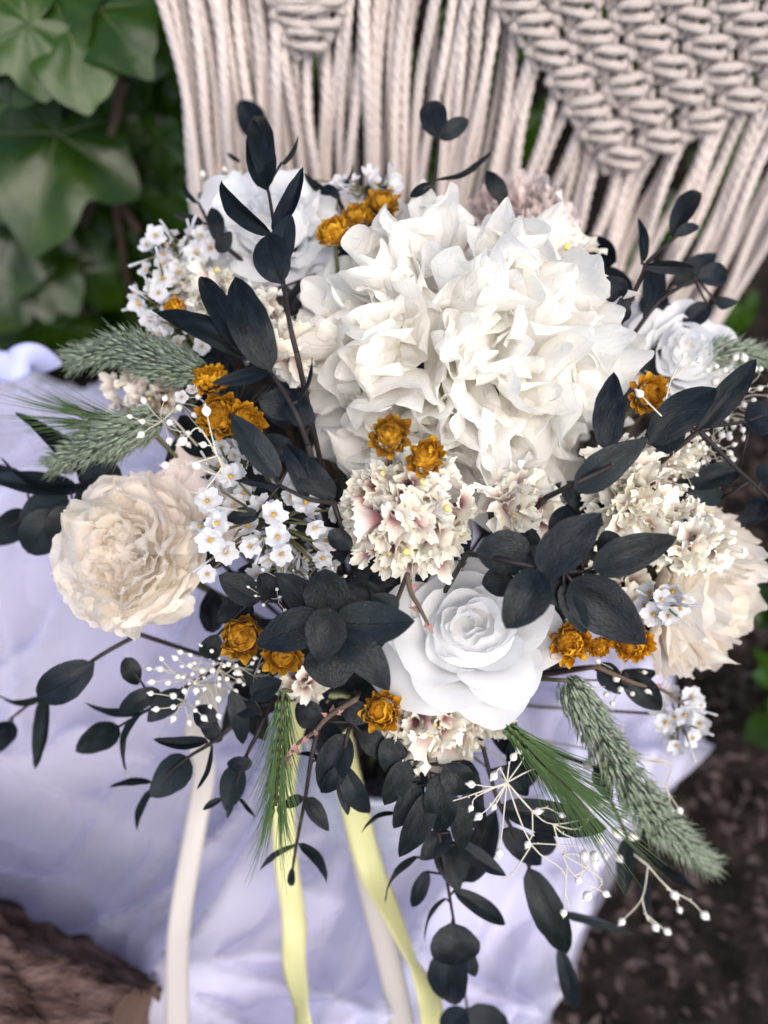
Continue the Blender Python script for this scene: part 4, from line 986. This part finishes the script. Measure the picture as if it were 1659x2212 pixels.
babys('airy baby breath sprig with round white buds in front of the tulle under the rose', A,
      [[A, (1148, 1825), (1216, 1880), (1222, 1930), (1231, 1965), None], [A, (1150, 1752), (1155, 1752)], [A, (1150, 1752), (1195, 1780), (1285, 1765), None], [(1195, 1780), (1215, 1845), (1240, 1890), (1303, 1927)],
       [(1215, 1845), (1255, 1850), (1290, 1905), None], [(1225, 1870), (1218, 1965)], [(1215, 1845), (1300, 1900), (1275, 1928)], [A, (1075, 1700), (1026, 1695)], [A, (1100, 1650), (1105, 1642)], [A, (1080, 1660), (1072, 1670)],
       [A, (1060, 1740), (1040, 1758)], [A, (1075, 1730), (1070, 1738)], [(1150, 1752), (1150, 1800), (1142, 1818)], [(1148, 1825), (1105, 1890), (1082, 1898), None], [(1148, 1825), (1160, 1822), (1255, 1828), None], [(1195, 1780), (1215, 1800), (1245, 1812), None],
       [A, (1130, 1640), (1125, 1628)], [A, (1160, 1660), (1190, 1690)], [(1150, 1752), (1180, 1745), (1208, 1758)], [A, (1030, 1720), (1020, 1740)], [(1255, 1850), (1258, 1880), (1252, 1895)], [A, (1085, 1790), (1080, 1835)], [A, (1010, 1720), (978, 1730), None],
       [(1240, 1890), (1262, 1880), (1278, 1856)], [(1195, 1780), (1250, 1790), (1290, 1745)]], None, 0, -.024, 20)
B = (1400, 1870)
babys('baby breath tip with six buds hanging over the dark soil', B, [[B, (1387, 1940), (1348, 1985)], [(1387, 1940), (1395, 1975), (1412, 1998)], [(1395, 1975), (1425, 2000), (1436, 2008)], [B, (1430, 1905), (1452, 1928)], [(1430, 1905), (1455, 1930), (1466, 1960)], [(1440, 1920), (1490, 1945), (1517, 1972)], [(1387, 1940), (1393, 1968), (1400, 1990), None]], None, 0, -.018, 21)
babys('baby breath sprig threaded under the cream garden rose over dark leaves', (420, 1480), None, (105, 75), 34, -.004, 15)
Cc = (470, 985)
babys('baby breath sprig with pale buds crossing the blush rose and golden everlasting', Cc, [[(500, 1050), Cc, (455, 930), (448, 898)], [Cc, (430, 925), (402, 947)], [Cc, (400, 1005), (365, 1005)], [(490, 1030), (450, 1020), (432, 1010)], [Cc, (460, 965), (446, 962)], [(480, 1010), (440, 1060), (410, 1062), None]], None, 0, -.03, 22)
babys('faint baby breath sprig between the two grass plumes', (370, 900), None, (85, 60), 14, .004, 15)
babys('dense baby breath mass behind the navy eucalyptus branch on the right', (1520, 975), None, (70, 70), 42, .01, 15)
babys('baby breath spray at the right edge above the navy eucalyptus branch', (1590, 860), None, (80, 85), 34, .008, 16)
E = (1300, 1790)
babys('white baby breath blossoms caught behind the barley awns and green plume', (1300, 1750), None, (90, 110), 22, .012, 22)
babys('thin baby breath tip dangling from the bent green stalk', (1440, 1650), [[(1380, 1640), (1450, 1648), (1440, 1700), (1465, 1745)], [(1440, 1700), (1450, 1745)], [(1440, 1700), (1420, 1690), (1400, 1700)], [(1380, 1640), (1350, 1600), (1345, 1560), None]], None, 0, .002, 16)
babys('single white bud on a hair-thin stalk before the right back rose', (1430, 900), [[(1430, 900), (1450, 820), (1476, 772)], [(1430, 900), (1400, 870), (1388, 857)], [(1450, 820), (1490, 785), (1505, 780)]], None, 0, -.035, 18)
babys('baby breath haze at the back left above the starry florets', (480, 420), None, (70, 55), 22, .02, 13)
babys('hazy fine baby breath filling the gap under the starry florets', (640, 1265), None, (110, 55), 30, .006, 9, rad=.0002)
babys('wispy baby breath threads beside the lower left barley ear', (500, 1440), None, (110, 60), 34, .004, 10, rad=.0002)
babys('fine baby breath haze around the statice right of the hydrangea', (1450, 1010), None, (70, 60), 28, .006, 10, rad=.0002)
babys('short baby breath twigs under the right golden everlastings', (1330, 1470), None, (70, 50), 10, .01, 16)

# ------------------------------------------------------------------ bare twigs
def twig(label, pts, r, off, thorns):
    ps = [P(x, y, D(x, y) + off) for x, y in pts]; t = thing('bare_twig', label, 'twig', ps[0]); mb = MB(); c = bez(ps, 8)
    mb.tube(c, [r * (1.2 - .6 * i / len(c)) for i in range(len(c))], 7); stem_to_bind(mb, ps[0], r, r); obj('stem', mb.mesh('stem', MT['brown_stem']), t)
    mb = MB(); mb.grid(lambda u, v: ((u - .5) * .5 * math.sin(PI * min(1, v + .12)), v, .3 * v * v + .2 * (u - .5) ** 2), 3, 4); me = mb.mesh('bract', MT['red_bract'])
    for k in range(thorns):
        i = random.randrange(4, len(c) - 1); d = (c[i + 1 if i + 1 < len(c) else i] - c[i - 1]).normalized(); y = (d * rnd(.2, 1) + rvec(1)).normalized(); s = rnd(.003, .0065)
        obj('bract', me, t, frame(c[i], y, to_cam(c[i]) + rvec(.4), s, s, s))
random.seed(8)
twig('reddish thorny twig sticking out below the fuzzy orange everlasting', [(770, 1510), (710, 1548), (680, 1580), (640, 1610), (615, 1655)], .0011, -.018, 12)
twig('forked brown statice stalk crossing the top of the front white rose', [(880, 1240), (888, 1280), (905, 1310), (925, 1350)], .0011, -.022, 6)
twig('bent green brown stalk under the right garden rose leading to drooping florets', [(1290, 1440), (1370, 1475), (1430, 1490), (1470, 1520)], .0011, .006, 2)

# ------------------------------------------------------------------ ribbons
def ribbon(label, pts, wpx, mat, normals=None, name='ribbon'):
    """pts: (x, y, depth, twist in degrees)"""
    ps = bez([P(x, y, d) for x, y, d, a in pts], 10); tw = []
    for k in range(len(pts) - 1):
        for i in range(10): tw.append(pts[k][3] + (pts[k + 1][3] - pts[k][3]) * i / 10)
    tw.append(pts[-1][3]); wd = wpx * m_per_px(pts[0][2]) * .5; mb = MB(); nu = 6
    def fn(u, v):
        i = round(v * (len(ps) - 1)); p = ps[i]; tg = (ps[min(i + 1, len(ps) - 1)] - ps[max(i - 1, 0)]).normalized(); n = to_cam(p); n = (n - tg * n.dot(tg)).normalized()
        sd = tg.cross(n); sd.rotate(Matrix.Rotation(math.radians(tw[i]), 3, tg)); s = u * 2 - 1
        return p + sd * wd * s + tg.cross(sd) * wd * .12 * s * s
    mb.grid(fn, nu, len(ps) - 1)
    me = mb.mesh(name, MT[mat]); o = obj(name, me); md = o.modifiers.new('thickness', 'SOLIDIFY'); md.thickness = .0003
    tag(o, label, 'ribbon'); return o
ribbon('long cream satin ribbon hanging down left over the tulle', [(470, 1480, .46, 0), (425, 1570, .48, -10), (440, 1660, .50, 15), (425, 1770, .505, 5), (393, 1960, .49, -8), (383, 2080, .478, -4), (384, 2300, .455, 4)], 52, 'ribbon_cream')
ribbon('pale yellow satin ribbon behind the barley ear with a bright sheen', [(650, 1500, .46, 0), (612, 1680, .49, 10), (617, 1850, .50, 0), (635, 1980, .492, -14), (634, 2080, .483, 14), (648, 2180, .472, 58), (662, 2300, .458, 20)], 56, 'ribbon_yellow')
ribbon('yellow satin ribbon twisting narrow as it crosses the cream one', [(725, 1500, .46, 0), (728, 1580, .47, 10), (765, 1740, .49, 0), (800, 1870, .495, -10), (850, 1975, .485, -48), (897, 2080, .478, -70), (930, 2160, .468, -30), (945, 2300, .452, -40)], 62, 'ribbon_yellow')
ribbon('straight cream satin ribbon emerging from under the twisting yellow one', [(740, 1600, .50, 0), (770, 1790, .512, 0), (810, 1960, .503, 5), (850, 2120, .488, 0), (885, 2300, .468, 0)], 52, 'ribbon_cream')
ribbon('wide blue white satin ribbon end at the far left edge of the tulle', [(-140, 830, .50, 0), (-50, 800, .49, 30), (20, 790, .485, -20), (70, 775, .488, 15), (112, 800, .50, 50)], 66, 'ribbon_blue')
